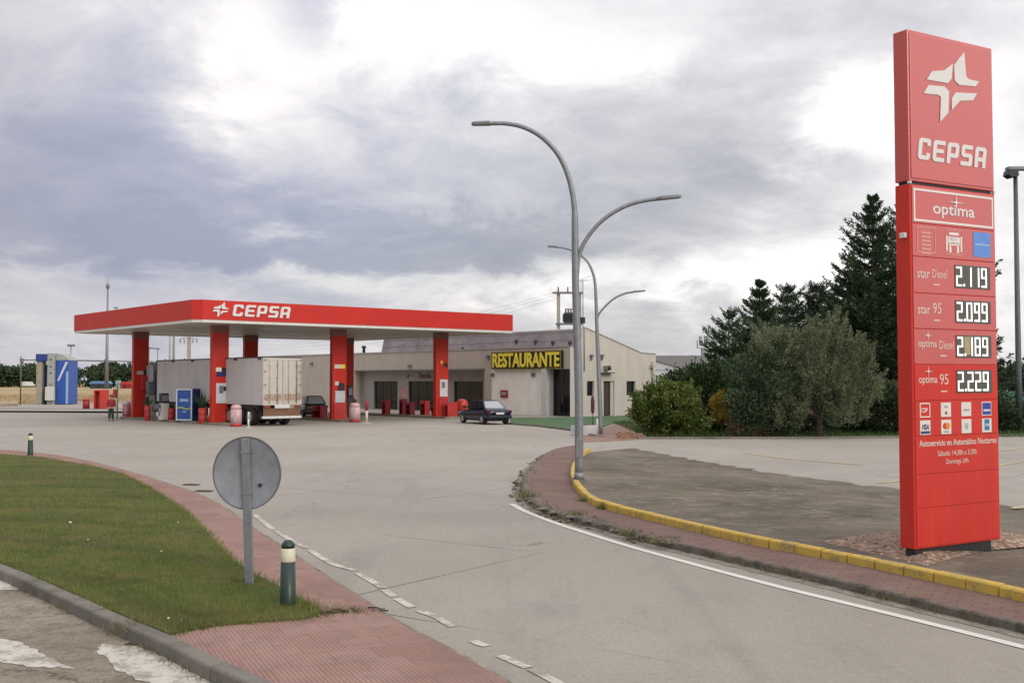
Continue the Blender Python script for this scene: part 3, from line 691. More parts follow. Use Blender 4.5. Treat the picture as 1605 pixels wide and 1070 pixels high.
MB().prism(ring(.13, ch), 'z', HT-.35, HT-.25).build('roof_sheet', GREYB, canopy)
nf = -cv_; Pf = C0+cv_*y0
def fas(px, py): p = on(px, py, Pf, nf); a = cl_(p); return a[0], a[2]
sx0, _ = fas(332.5, 487); sx1, _ = fas(358.5, 487); lx0, _ = fas(364, 488); lx1, _ = fas(455, 490)
star('logo_emblem', LETTER, canopy, sx0, sx1, HB+.30, HB+1.16, y0-.004, .05)
brand_word('logo_lettering', LETTER, canopy, lx0, lx1, HB+.40, HB+1.06, y0-.004, .05)
for (i, j) in ((.5, .12), (1.5, .12), (.5, .5), (1.5, .5), (.5, .88), (1.5, .88), (0, .5), (1, .5), (2, .5)):
    m = MB(); m.box(-.35, .35, -.35, .35, HB+.02, HB+.059); o = m.build('ceiling_light', M('lamp_glass', (.62, .63, .60), .2), canopy, bev=.01); o.location = (i*SU, j*SV, 0)
m = MB(); p = on(247, 474, C0+cv_*9, nf); a = cl_(p)
m.tube([(0, 0, 0), (0, 0, .16)], .03, 8); m.box(-.13, .13, -.08, .08, .14, .22); o = m.build('floodlight', STEELD, canopy, bev=.02); o.location = (x0+.3, a[1], HT)
cw, ct = .525, .175
def column(i, j, front):
    m = MB(); m.box(-cw, cw, -ct, ct, .0, HB+.05); 
    c = m.build('column', RED, canopy, bev=.03); c.location = (i*SU, j*SV, 0)
    m = MB(); m.box(-cw-.035, cw+.035, -ct-.03, ct+.03, 0, .42); m.build('column_base', RED, c, bev=.02)
    m = MB(); m.box(-cw-.004, cw+.004, -ct-.004, ct+.004, HB-.38, HB+.04); m.build('column_head', M('grey_red_head', (.25, .10, .09), .5), c)
    return c
c00 = column(0, 0, 1); c10 = column(1, 0, 1); c20 = column(2, 0, 1); c01 = column(0, 1, 0); c11 = column(1, 1, 0); c21 = column(2, 1, 0)
def plate(parent, name, x0, x1, z0, z1, y, d, mat, bev=.008): m = MB(); m.box(x0, x1, y-d, y, z0, z1); return m.build(name, mat, parent, bev=bev)
YS = -ct-.002
plate(c00, 'notice_panel', -.28, .42, 1.22, 2.40, YS, .05, M('white_metal', (.62, .62, .64), .4, var=.08))
plate(c00, 'screen', -.10, .16, 1.80, 2.24, YS-.052, .012, M('grey_screen', (.18, .19, .22), .3))
plate(c00, 'handset', .17, .30, 1.95, 2.20, YS-.052, .06, BLACK)
plate(c00, 'nozzle_sign', -.30, .06, 3.08, 3.33, YS, .03, CREAMFILM)
plate(c00, 'info_sign', -.26, .44, 2.80, 3.06, YS, .03, BLUEN)
plate(c00, 'dark_sign', .08, .44, 3.08, 3.32, YS, .03, BLACK)
plate(c10, 'notice_panel', -.34, .38, 1.15, 1.90, YS, .05, M('pale_blue_metal', (.48, .53, .56), .4))
plate(c10, 'screen', -.10, .34, 1.92, 2.40, YS, .05, BLACK)
plate(c10, 'number_sign', -.36, -.08, 2.25, 2.5, YS, .04, WHITE)
plate(c10, 'info_sign', -.38, .06, 3.32, 3.58, YS, .03, CREAMFILM)
plate(c10, 'hazard_sign', .062, .38, 3.32, 3.58, YS, .03, YELLOW)
plate(c10, 'red_cover', -.45, .50, .05, 1.12, YS, .09, REDPL, .03)
plate(c20, 'notice_panel', -.22, .42, 1.45, 2.62, YS, .05, M('white_metal', (.6, .6, .6), .4))
plate(c20, 'screen', -.08, .20, 2.05, 2.45, YS-.052, .012, M('grey_screen', (.2, .2, .2), .3))
plate(c20, 'number_sign', -.15, .0, 3.7, 3.9, YS, .03, YELLOW)
plate(c20, 'dark_sign', .15, .45, 3.5, 3.75, YS, .05, BLACK)
plate(c20, 'red_cover', -.30, .50, .05, 1.35, YS, .08, REDPL, .03)
plate(c01, 'number_sign', -.30, .15, 2.95, 3.20, YS, .03, M('pale_grey', (.5, .48, .45), .5))
plate(c01, 'dark_sign', .16, .5, 2.95, 3.28, YS, .03, BLACK)
m = MB(); m.prism([(-.05, 0), (.46, 0), (.62, .35), (.66, .95), (-.05, .95)], 'y', -ct-.30, -ct-.002); o = m.build('hose_hood', REDPL, c01, bev=.03); o.location = (0, 0, 1.95)
# raised pump islands: pale kerbed plinths along each pair of columns
for i in (0, 1, 2):
    m = MB(); m.box(i*SU-.85, i*SU+.85, -1.7, SV+1.4, 0, .10); o = m.build('island_kerb', GUTTER, canopy, bev=.02)

# ================================================================== PRICE SIGN
TZ = .35; A = g(1434, 861, TZ); TH = R(30.5); TW, TT, TH_ = 1.785, .24, 7.0
tv = Vector((math.cos(TH), math.sin(TH), 0)); tn = Vector((math.sin(TH), -math.cos(TH), 0))
totem = thing('price_sign', 'tall red fuel price sign tower with white logo and four lit prices', 'price sign', (A.x, A.y, .205), TH)
dz = .205; totem.rotation_euler = (0, -.0035, TH)
def tot(px, py): p = on(px, py, A, tn); d = p-A; return d.x*tv.x+d.y*tv.y, p.z-dz
zt = tot(1424, 46)[1]; zgap = tot(1430, 286)[1]
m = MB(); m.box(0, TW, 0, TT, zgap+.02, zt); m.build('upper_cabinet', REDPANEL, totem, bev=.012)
m = MB(); m.box(0, TW, 0, TT, TZ-dz, zgap-.02); m.build('lower_cabinet', RED, totem, bev=.012)
m = MB(); m.box(.04, TW-.04, .03, TT-.03, zgap-.03, zgap+.03); m.build('joint', BLACK, totem)
m = MB(); m.box(.06, TW-.14, .05, TT-.04, 0, TZ-dz+.01); m.build('plinth', BLACK, totem)
for s in (-.006, TW-.03): 
    m = MB(); m.box(s, s+.036, -.012, .03, zgap-.018, zgap+.018); m.build('clip', WHITE, totem)
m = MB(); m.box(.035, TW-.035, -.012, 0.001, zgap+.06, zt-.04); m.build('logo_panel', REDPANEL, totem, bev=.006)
def tspan(pa, pb): (xa, za), (xb, zb) = tot(*pa), tot(*pb); return xa, xb, min(za, zb), max(za, zb)
s0, s1 = tot(1447, 150)[0], tot(1535, 150)[0]; zb_, zt_ = tot(1476, 193)[1], tot(1510, 83)[1]
star('logo_emblem', LETTER, totem, s0, s1, zb_, zt_, -.012, .010, .17)
l0, l1 = tot(1438, 245)[0], tot(1546, 245)[0]
brand_word('logo_lettering', LETTER, totem, l0, l1, tot(1440, 250)[1], tot(1440, 216)[1], -.012, .010)
# horizontal panel joints of the lower cabinet: separate panels with dark gaps
rows = [288, 350, 402, 459, 515, 571, 628, 684, 744, 797, 852]; zr = [tot(1436, y)[1] for y in rows]
zr[0] = zgap-.035; zr[-1] = TZ-dz+.02
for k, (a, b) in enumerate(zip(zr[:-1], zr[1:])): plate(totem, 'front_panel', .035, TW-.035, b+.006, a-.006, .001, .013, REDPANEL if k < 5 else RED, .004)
FY = -.0125
x0p, x1p, zl, zh = .06, TW-.06, zr[1]+.03, zr[0]-.04
m = MB()
m.box(x0p, x1p, FY-.005, FY, zh-.028, zh); m.box(x0p, x1p, FY-.005, FY, zl, zl+.028); m.box(x0p, x0p+.028, FY-.005, FY, zl+.028, zh-.028); m.box(x1p-.028, x1p, FY-.005, FY, zl+.028, zh-.028)
m.build('panel_frame', CREAMFILM, totem)
zc_ = (zl+zh)/2; hh = zh-zl
text('optima', 'product_lettering', LETTER, totem, tot(1462, 325)[0], tot(1527, 330)[0], zc_-.33*hh, zc_+.12*hh, FY, .005, .012)
def spark(parent, cx, cz, rx, rz, y):
    lp = []
    for k in range(16):
        a = 2*PI*k/16; r = 1 if k % 4 == 0 else (.14 if k % 2 == 0 else .16)
        lp.append((r*math.cos(a)*rx, r*math.sin(a)*rz))
    return place_flat(curve_mesh(outlines([lp]), 'spark'), 'spark', CREAMFILM, parent, cx-rx, cx+rx, cz-rz, cz+rz, y, .004)
spark(totem, tot(1498, 312)[0], zc_+.20*hh, .20, .12, FY-.006)
def frame(parent, name, x0, x1, z0, z1, y, t, mat, d=.004):
    m = MB(); m.box(x0, x1, y-d, y, z1-t, z1); m.box(x0, x1, y-d, y, z0, z0+t); m.box(x0, x0+t, y-d, y, z0+t, z1-t); m.box(x1-t, x1, y-d, y, z0+t, z1-t)
    return m.build(name, mat, parent)
za, zb = zr[2]+.06, zr[1]-.04
FILM = M('faded_film', (.62, .30, .24), .4, var=.06)
xs = [tot(px, 375)[0] for px in (1437, 1466, 1482, 1508, 1525, 1552)]
f = frame(totem, 'service_notice', xs[0], xs[1], za, zb, FY, .012, FILM)
m = MB()
for k in range(6): m.box(xs[0]+.09, xs[1]-.09, FY-.003, FY, zb-.09-k*.055, zb-.065-k*.055)
m.build('notice_text', FILM, f)
f = frame(totem, 'truck_notice', xs[2], xs[3], za, zb, FY, .010, FILM)
cx = (xs[2]+xs[3])/2; m = MB(); wv = (xs[3]-xs[2])
m.box(cx-.10, cx+.10, FY-.003, FY, zb-.075, zb-.04); m.box(cx-.12, cx+.12, FY-.003, FY, zb-.20, zb-.10)
for sgn in (-1, 1): m.box(cx+sgn*.15-.014, cx+sgn*.15+.014, FY-.003, FY, za+.05, zb-.09); m.box(cx+sgn*.08-.02, cx+sgn*.08+.02, FY-.003, FY, za+.03, za+.12)
m.box(cx-.11, cx+.11, FY-.003, FY, za+.13, za+.17); m.box(cx-.09, cx+.09, FY-.003, FY, za+.19, za+.24)
m.build('truck_pictogram', CREAMFILM, f)
f = plate(totem, 'blue_notice', xs[4], xs[5], za, zb, FY, .004, M('sign_blue', (.10, .24, .60), .35), 0)
m = MB(); m.box(xs[4]+.02, xs[5]-.02, FY-.007, FY-.005, (za+zb)/2-.012, (za+zb)/2+.012); m.build('notice_text', BLUEL, f)
SEGS = {'0': 'abcdef', '1': 'bc', '2': 'abged', '8': 'abcdefg', '9': 'abcdfg', }
LED = M('white_led_digit', (1, .99, .95), .5, var=0, emit=.85)
LEDB = M('display_background', (.075, .072, .058), .35, var=.12)
LEDB2 = M('faded_display_background', (.36, .29, .16), .5, var=.2)
def price(row, s, nm, kind, faded=False):
    z1_, z0_ = zr[row], zr[row+1]; h = z1_-z0_
    dx0, dx1 = tot(1496, 430)[0], tot(1551, 430)[0]; dz0, dz1 = z0_+.20*h, z1_-.15*h
    d = plate(totem, 'price_display', dx0, dx1, dz0, dz1, FY, .008, LEDB, .003)
    y = FY-.0085; W = dx1-dx0; dw = (W-.10)/4; hz = dz1-dz0-.05; zb0 = dz0+.025; t = .024
    if faded: plate(d, 'faded_patch', dx0+.17, dx0+.30, dz0+.04, dz1-.02, y, .002, LEDB2, 0)
    m = MB(); x = dx0+.018; y -= .0025
    for ch in s:
        m = MB()
        if ch == '.': m.box(x-.014, x+.014, y-.004, y, zb0, zb0+.034); m.build('decimal_point', LED, d); x += .042; continue
        a = x; b = x+dw-.046; mid = zb0+hz/2; top = zb0+hz
        sg = SEGS[ch]
        if ch == '1': a = b-t
        if 'a' in sg: m.box(a, b, y-.004, y, top-t, top)
        if 'g' in sg: m.box(a, b, y-.004, y, mid-t/2, mid+t/2)
        if 'd' in sg: m.box(a, b, y-.004, y, zb0, zb0+t)
        ga, gg, gd = (t if 'a' in sg else 0), (t/2 if 'g' in sg else 0), (t if 'd' in sg else 0)
        if 'f' in sg: m.box(a, a+t, y-.004, y, mid+gg, top-ga)
        if 'b' in sg: m.box(b-t, b, y-.004, y, mid+gg, top-ga)
        if 'e' in sg: m.box(a, a+t, y-.004, y, zb0+gd, mid-gg)
        if 'c' in sg: m.box(b-t, b, y-.004, y, zb0+gd, mid-gg)
        m.build('digit', LED, d); x += dw
    zt0 = z0_+.42*h; tx0 = tot(1437, 430)[0]; PALE = M('pale_lettering', (.66, .47, .41), .4, var=.04)
    wn = .255 if nm == 'star' else .375
    text(nm, 'product_lettering', PALE, totem, tx0, tx0+wn, zt0, zt0+(.105 if nm == 'star' else .13), FY, .004, .01)
    if nm == 'optima': spark(totem, tx0+.20, zt0+.19, .10, .075, FY-.001)
    xg = tx0+wn+.05; wg = .30 if kind == 'Diesel' else .175
    text(kind, 'product_lettering', PALE, totem, xg, min(xg+wg, dx0-.012), zt0+.01, zt0+(.125 if kind == 'Diesel' else .155), FY, .004, .004)
    m = MB(); m.box(xg+.02, xg+.15, FY-.003, FY, zt0-.09, zt0-.072); m.build('underline', PALE, totem)
price(2, '2.119', 'star', 'Diesel'); price(3, '2.099', 'star', '95'); price(4, '2.189', 'optima', 'Diesel', True); price(5, '2.229', 'optima', '95')
zt1, zb1 = zr[6]-.03, zr[7]+.02; ih = (zt1-zb1-.04)/2; cols = [tot(px, 650)[0] for px in (1441, 1474, 1506, 1538)]
CARD = M('card_white', (.66, .63, .58), .4, var=.05)
for r in range(2):
    for c in range(4):
        xa = cols[c]; xb = xa+.205; z1_ = zt1-r*(ih+.04); z0_ = z1_-ih; y = FY-.0045; cx = (xa+xb)/2; cz = (z0_+z1_)/2
        mt = {(0, 0): FILM, (0, 3): BLUEN}.get((r, c), CARD)
        if (r, c) == (0, 0):
            p = frame(totem, 'payment_card_icon', xa, xb, z0_, z1_, FY, .014, CREAMFILM); text('CSP', 'card_text', CREAMFILM, p, xa+.03, xb-.05, cz-.03, cz+.03, FY, .003, .01); continue
        p = plate(totem, 'payment_card_icon', xa, xb, z0_, z1_, FY, .004, CARD, 0)
        if (r, c) == (0, 1):
            m = MB(); m.lathe([(.022, -.003), (.022, 0)], 12, (cx, y, cz-.045), axis='y', sm=False); m.build('red_dot', REDDARK, p); plate(p, 'card_text', cx-.035, cx+.035, cz+.03, cz+.05, y, .003, M('grey_ink', (.25, .26, .32), .5), 0)
        if (r, c) == (0, 2): plate(p, 'card_text', cx-.06, cx+.06, cz-.02, cz, y, .003, M('grey_ink', (.25, .26, .32), .5), 0)
        if (r, c) == (0, 3):
            f = plate(p, 'blue_field', xa+.014, xb-.014, z0_+.014, z1_-.014, y, .003, M('card_blue', (.02, .05, .30), .4), 0); plate(p, 'card_text', xa+.03, xb-.03, cz-.035, cz-.01, y-.0035, .002, CARD, 0)
        if (r, c) == (1, 0):
            text('VISA', 'card_text', M('card_ink', (.03, .05, .16), .4), p, xa+.03, xb-.03, cz-.03, cz+.045, y, .003, .02, .15); plate(p, 'blue_band', xa+.012, xb-.012, z0_+.014, z0_+.05, y, .003, M('card_ink', (.03, .05, .16), .4), 0)
        if (r, c) == (1, 1):
            m = MB(); m.lathe([(.044, -.003), (.044, 0)], 18, (cx-.026, y, cz+.012), axis='y', sm=False); m.build('red_disc', M('card_red', (.60, .04, .02), .4), p)
            m = MB(); m.lathe([(.044, -.006), (.044, -.004)], 18, (cx+.026, y, cz+.012), axis='y', sm=False); m.build('orange_disc', M('card_orange', (.68, .24, .03), .4), p)
            plate(p, 'card_text', cx-.05, cx+.05, z0_+.022, z0_+.038, y, .003, M('grey_ink', (.25, .26, .32), .5), 0)
        if (r, c) == (1, 2):
            m = MB()
            for k in range(6):
                a = k*PI/3; mm = Matrix.Translation((cx+.028*math.cos(a), y-.0015, cz+.028*math.sin(a))) @ Matrix.Rotation(-a, 4, 'Y'); m.box(-.022, .022, -.0015, .0015, -.006, .006, 0, mm)
            m.build('leaf_mark', M('teal_ink', (.22, .36, .38), .5), p)
        if (r, c) == (1, 3):
            plate(p, 'blue_field', cx-.05, cx+.05, z0_+.03, z1_-.012, y, .003, M('card_teal', (.03, .16, .36), .4), 0); plate(p, 'card_text', cx-.045, cx+.045, cz-.012, cz+.025, y-.0035, .002, BLUEL, 0)
WTXT = M('notice_lettering', (.64, .47, .42), .4, var=.03)
tz = zr[7]; h = zr[7]-zr[8]
text('Autoservicio en Automático Nocturno', 'notice_lettering', WTXT, totem, .10, TW-.07, tz-.27*h, tz-.10*h, FY, .004, .02)
text('Sábado 14:30h a 5:30h', 'notice_lettering', WTXT, totem, .47, 1.28, tz-.54*h, tz-.40*h, FY, .004, .004)
text('Domingo 24h', 'notice_lettering', WTXT, totem, .64, 1.10, tz-.80*h, tz-.63*h, FY, .004, .004)
for k in range(9):
    for xx in (.018, TW-.018):
        m = MB(); m.lathe([(.008, -.004), (.006, -.007), (0, -.007)], 8, (xx, 0, .35+k*.78), axis='y'); m.build('bolt', STEELD, totem)
zs = tot(1424, 367)[1]; m = MB(); m.box(-.05, 0, .05, .14, zs-.04, zs+.03); m.build('sensor_box', WHITE, totem, bev=.008)

# ================================================================== ROUND SIGN, BOLLARDS, LAMPS
p = g(391, 916, LZ); sc = F_PX/p.y; th = R(2.1)
sg = thing('traffic_sign', 'back of a round grey metal traffic sign on a post in the lawn', 'traffic sign', p); sg.rotation_euler = (0, -th, R(-3))
hz = zat(797, p.y)-LZ; r_ = 53.5/sc; H2 = zat(684, p.y)-LZ; rr = (H2-hz)/2; zc0 = (H2+hz)/2
m = MB(); m.box(-.052, .052, -.022, .022, -.05, H2-.015); m.build('post', STEEL, sg, bev=.008)
SIGNB = M('sign_back_aluminium', (.225, .24, .265), .5, .0, var=.16, scale=5, dirt=.7, dirtc=(.135, .15, .172))
m = MB(); m.lathe([(0, .012), (.97, .012), (1.0, .004), (1.0, .050), (.985, .050), (.97, .022), (0, .022)], 64, axis='y')
m.v = [(x*r_, y+.012, z*rr+zc0) for x, y, z in m.v]; disc = m.build('sign_disc', SIGNB, sg)
m = MB(); m.lathe([(.985, -.004), (1.012, -.004), (1.012, .002), (.985, .002), (.985, -.004)], 64, axis='y', caps=False); m.v = [(x*r_, y+.014, z*rr+zc0) for x, y, z in m.v]; m.build('rim', M('sign_rim', (.13, .13, .14), .6, .3), disc)
for zq in (.25, -.25):
    m = MB(); m.box(-.066, .066, -.026, .014, zc0+zq-.010, zc0+zq+.010); m.build('clamp', STEEL, sg, bev=.004)
m = MB(); m.lathe([(.022, -.012), (.022, .012)], 14, (.16, 0.012, zc0-.15), axis='y', sm=False); m.build('hole_spot', BLACK, disc)
def bollard(px, py, lab, s=1.0, proto=None):
    p = g(px, py, .10)
    if proto: return dup(proto, p, .7, lab)
    b = thing('bollard', lab, 'bollard', p, 0, 'green bollards beside the lawn')
    r0, r1 = .088, .080
    m = MB(); m.lathe([(r0+.004, -.03), (r0, .02), (r1, .50)], 28); m.build('body', GREEN, b)
    m = MB(); m.lathe([(r1-.001, .501), (r1+.001, .505), (r1-.002, .645), (r1-.004, .648)], 28); m.build('reflective_band', M('pale_reflector', (.62, .60, .44), .35, var=.1, dirt=.3, dirtc=(.40, .35, .2)), b)
    m = MB(); m.lathe([(r1-.006, .649), (.074, .68), (.058, .715), (.03, .735), (0, .74)], 28); m.build('cap', GREEN, b)
    return b
b0 = bollard(451, 951, 'dark green bollard with cream band standing near the round sign')
b1 = bollard(47.5, 713, 'dark green bollard with cream band at the far corner of the lawn', proto=b0)
def lamp_post(px, py, lab, big):
    p = g(px, py, .2 if big else .1); 
    L = thing('street_lamp', lab, 'street lamp', p, 0, 'curved double arm street lamps')
    Y = p.y; Z = lambda y: zat(y, Y)-p.z; X = lambda x: xat(x, Y)-p.x
    return L, X, Z
L, X, Z = lamp_post(907.5, 753, 'big nearer grey street lamp with two curved arms inside yellow kerb', True)
top = Z(330); 
main = [(0, 0, 0), (0, 0, 2.0), (X(903.5), 0, 4), (X(902), 0, Z(420)), (X(901.5), 0, Z(345))]
arc = [(901, 330), (898, 303), (891, 274), (880, 248), (864, 226), (843, 208), (818, 196), (792, 191), (768, 191)]
pts = main+[(X(a), 0, Z(b)) for a, b in arc]
rad = [.105, .10, .09, .085, .08]+[.068-.0022*i for i in range(len(arc))]
MB().tube(smooth_path(pts, 4), [float(np.interp(i/4, range(len(rad)), rad)) for i in range(4*(len(pts)-1)+1)], 16).build('pole', STEEL, L)
arm2 = [(905, 428), (907, 405), (913, 386), (925, 366), (942, 347), (962, 332), (986, 320), (1012, 313), (1036, 310)]
pts = [(X(a), 0, Z(b)) for a, b in arm2]; MB().tube(smooth_path(pts, 4), .05, 14).build('side_arm', STEEL, L)
def head(parent, xa, za, xb, zb):
    d = Vector((xb-xa, 0, zb-za)); m = MB(); n = Vector((-d.z, 0, d.x)).normalized()
    pr = [(0, .035), (.12, .045), (.16, .058), (.92, .05), (1, .03)]
    vs = []
    for t, r in pr:
        c = Vector((xa, 0, za))+d*t
        for sy, sz in ((-2.2, -.55), (2.2, -.55), (2.2, .5), (1.2, 1.0), (-1.2, 1.0), (-2.2, .5)): vs.append(c+Vector((0, sy*r, 0))+n*(sz*r if d.x > 0 else -sz*r))
    k = 6; fs = [(i*k+j, i*k+(j+1) % k, (i+1)*k+(j+1) % k, (i+1)*k+j) for i in range(len(pr)-1) for j in range(k)]+[tuple(range(k)), tuple(range(len(vs)-k, len(vs)))]
    m.add(vs, fs); return m.build('lamp_head', STEELD, parent, bev=.006)
head(L, X(772), Z(191), X(738.5), Z(192)); head(L, X(1030), Z(310.5), X(1069), Z(307))
m = MB(); m.box(-.075, .075, -.112, -.09, .55, 1.0); m.build('hatch', STEEL, L, bev=.006)
m = MB(); m.box(-.17, .17, -.17, .17, -.02, .03); m.lathe([(.13, .03), (.11, .20)], 16); m.build('base_plate', STEEL, L)
for sx_, sy_ in ((-1, -1), (1, -1), (1, 1), (-1, 1)):
    m = MB(); m.lathe([(.022, .03), (.022, .06), (0, .07)], 8, (sx_*.13, sy_*.13, 0)); m.build('bolt', STEELD, L)
L, X, Z = lamp_post(942, 681, 'smaller distant grey street lamp with two curved arms near the restaurant', False)
pts = [(0, 0, 0), (X(939), 0, Z(600)), (X(936), 0, Z(520)), (X(934.5), 0, Z(472)), (933.5, 450), (931, 432), (924, 414), (914, 402), (902, 394), (886, 388.5), (872, 386.5)]
pts = pts[:4]+[(X(a), 0, Z(b)) for a, b in pts[4:]]; rad = [.105, .095, .085, .075, .068, .062, .056, .05, .046, .044, .042]
MB().tube(smooth_path(pts, 4), [float(np.interp(i/4, range(len(rad)), rad)) for i in range(4*(len(pts)-1)+1)], 14).build('pole', STEEL, L)
pts = [(X(a), 0, Z(b)) for a, b in [(936, 500), (939, 492), (946, 483), (956, 473), (968, 464.5), (982, 459), (992, 457.5)]]
MB().tube(smooth_path(pts, 4), .048, 12).build('side_arm', STEEL, L)
head(L, X(874), Z(386.5), X(858.5), Z(385.5)); head(L, X(991), Z(457.5), X(1012), Z(455.5))
m = MB(); m.box(-.17, .17, -.17, .17, 0, .03); m.build('base_plate', STEEL, L)
p = g(1598, 678); 
FLT = thing('floodlight_mast', 'dark straight mast with a boxy floodlight head at the right edge', 'light mast', p)
hh = zat(262, p.y); sc = F_PX/p.y
MB().tube([(0, 0, 0), (0, 0, 3), (0, 0, hh-.1)], [.16, .14, .10], 14).build('mast', M('dark_mast', (.085, .105, .105), .5, .3, var=.2), FLT)
m = MB(); m.box(-.42, .6, -.22, .22, hh-.1, hh+.06); m.build('bracket', STEELD, FLT, bev=.02)
m = MB(); m.prism([(-.45, hh-.12), (.02, hh-.12), (.06, hh-.42), (-.30, hh-.50), (-.50, hh-.36)], 'y', -.3, .3); m.build('floodlight', BLACK, FLT, bev=.02)

# ================================================================== LORRY
def wheel(parent, loc, r, wdt, rimm, nm='wheel', axis='x'):
    e = MB(); e.lathe([(r*.62, -wdt/2), (r*.93, -wdt/2), (r, -wdt*.36), (r, wdt*.36), (r*.93, wdt/2), (r*.62, wdt/2), (r*.62, -wdt/2)], 24, axis=axis, caps=False)
    o = e.build(nm, RUBBER, parent); o.location = loc
    m = MB(); m.lathe([(r*.63, -wdt*.47), (r*.60, -wdt*.30), (r*.20, -wdt*.26), (r*.18, -wdt*.38), (0, -wdt*.38)], 20, axis=axis); m.lathe([(r*.63, wdt*.47), (r*.60, wdt*.30), (r*.20, wdt*.26), (r*.18, wdt*.38), (0, wdt*.38)], 20, axis=axis)
    for k in range(6):
        a = k*PI/3
        for sd_ in (-1, 1):
            c = (sd_*wdt*.30, r*.42*math.cos(a), r*.42*math.sin(a)); c = c if axis == 'x' else (c[1], c[0], c[2]); m.box(c[0]-.03, c[0]+.03, c[1]-.03, c[1]+.03, c[2]-.03, c[2]+.03)
    m.build('rim', rimm, o); return o
RIM = M('wheel_rim', (.42, .42, .43), .35, .5, var=.1)
tr0 = g(411.5, 668)
TRL = thing('box_trailer', 'long dirty white box trailer with closed rear doors under the canopy', 'trailer', tr0, CA)
td = Vector((tr0.x, tr0.y, 0)); Zt = lambda py: zat(py, tr0.y)
# its real height from the picture at the rear left corner
zt_ = on(411.5, 560, tr0, -cv_).z; zfl = on(411.5, 640, tr0, -cv_).z
zr0, zr1 = 1.18, zt_
dR = on(473, 600, tr0, -cv_)-tr0; TWD = dR.dot(cu_)
LT = 0
for _ in range(1): 
    q1 = on(246, 600, tr0, -cu_)-tr0; LT = q1.dot(cv_)
BOX = M('trailer_side', (.54, .515, .515), .55, var=.05, scale=.8, dirt=.30, dirtc=(.36, .34, .33), stretch=(1, 1, .3))
m = MB(); m.box(0, TWD, .06, LT, zr0, zr1); m.build('box_body', BOX, TRL, bev=.02)
m = MB(); m.box(-.012, TWD*.98, LT+.003, LT+.14, zr0-.1, zr1-.02); m.build('front_panel', BLACK, TRL)
m = MB(); 
for k in range(1, int(LT/1.25)): m.box(-.006, .001, k*1.25, k*1.25+.012, zr0+.05, zr1-.1)
m.build('side_seams', M('seam_grey', (.40, .38, .37), .6), TRL)
m = MB(); m.box(-.02, TWD+.02, .02, LT+.02, zr1-.02, zr1+.05); 
for k in range(0, int(LT), 3): m.box(-.035, .02, k+.2, k+.6, zr1-.12, zr1-.02)
m.build('roof_rail', M('dark_rail', (.05, .05, .055), .6, .2), TRL)
DOOR = M('trailer_door', (.50, .465, .41), .55, var=.07, scale=1.4, dirt=.45, dirtc=(.34, .26, .18), stretch=(2, 1, .5))
for sd_ in (0, 1):
    xa = .05+sd_*(TWD/2-.02); xb = xa+TWD/2-.06
    d = plate(TRL, 'rear_door', xa, xb, zr0+.12, zr1-.16, .06, .06, DOOR, .01)
    for t in (.30, .72):
        x = xa+(xb-xa)*t; m = MB(); m.tube([(x, -.03, zr0+.05), (x, -.03, zr1-.12)], .018, 8)
        for zz_ in (.22, .8, 1.5, 2.2): m.box(x-.05, x+.05, -.045, .0, zr0+zz_, zr0+zz_+.06)
        m.build('lock_bar', STEELD if t > .5 else GREYB, d)
    m = MB()
    for zz_ in (.35, 1.1, 1.85, 2.5):
        xx = xa if sd_ == 0 else xb-.16; m.box(xx, xx+.16, -.02, .0, zr0+zz_, zr0+zz_+.07)
    m.build('hinges', M('rusty_hinge', (.28, .19, .13), .7, .2), d)
    m = MB(); m.box(xa+.06, xb-.06, -.006, -.001, zr0+.25, zr0+.62); m.build('stained_panel', M('rust_stain', (.34, .24, .17), .7, var=.4, scale=9, dirt=.6, dirtc=(.55, .48, .40)), d)
m = MB(); m.box(0, .05, -.01, .06, zr0, zr1-.02); m.box(TWD-.05, TWD, -.01, .06, zr0, zr1-.02); m.box(.05, TWD-.05, -.01, .06, zr1-.16, zr1-.02); m.box(.05, TWD-.05, -.01, .06, zr0, zr0+.12); m.build('rear_frame', DOOR, TRL, bev=.008)
m = MB()
for k in range(5): m.box(TWD-.34, TWD-.06, -.10, -.07, zr0+.7+k*.38, zr0+.73+k*.38)
for x in (TWD-.34, TWD-.08): m.box(x, x+.025, -.10, -.07, zr0+.5, zr0+2.4)
m.build('ladder', GREYB, TRL)
m = MB(); m.box(.25, .55, 1.0, LT-.2, zr0-.30, zr0-.01); m.box(TWD-.55, TWD-.25, 1.0, LT-.2, zr0-.30, zr0-.01)
for k in range(5): m.box(.3, TWD-.3, 1.2+k*2.3, 1.35+k*2.3, zr0-.22, zr0-.10)
m.build('chassis', BLACK, TRL)
m = MB(); m.box(-.02, TWD-.02, -.06, .10, .42, .56); m.build('bumper', M('pale_bumper', (.60, .59, .55), .5, var=.08, dirt=.3), TRL, bev=.015)
m = MB(); m.box(.05, TWD-.10, .02, .05, .58, 1.0); m.build('mud_flap', M('tan_mud_flap', (.17, .085, .045), .7, var=.35, scale=5), TRL)
for x in (.04, TWD-.50):
    m = MB(); m.box(x, x+.42, -.03, .02, 1.02, 1.16); m.build('tail_light', M('tail_lamp', (.22, .05, .03), .25), TRL, bev=.01)
m = MB(); m.box(TWD*.30, TWD*.68, -.03, -.011, 1.0, 1.20); m.build('number_plate', WHITE, TRL)
for k in range(3):
    for x in (.22, TWD-.22): wheel(TRL, (x, 1.7+k*1.32, .50), .50, .38, RIM)
for x in (.4, TWD-.4):
    m = MB(); m.box(x-.07, x+.07, LT-3.1, LT-2.95, .15, zr0); m.box(x-.16, x+.16, LT-3.2, LT-2.85, .10, .16); m.build('landing_leg', STEELD, TRL)
m = MB(); m.box(-.005, .06, LT*.48, LT*.86, .42, 1.02); m.build('side_guard', M('guard_dark', (.06, .06, .065), .5), TRL)
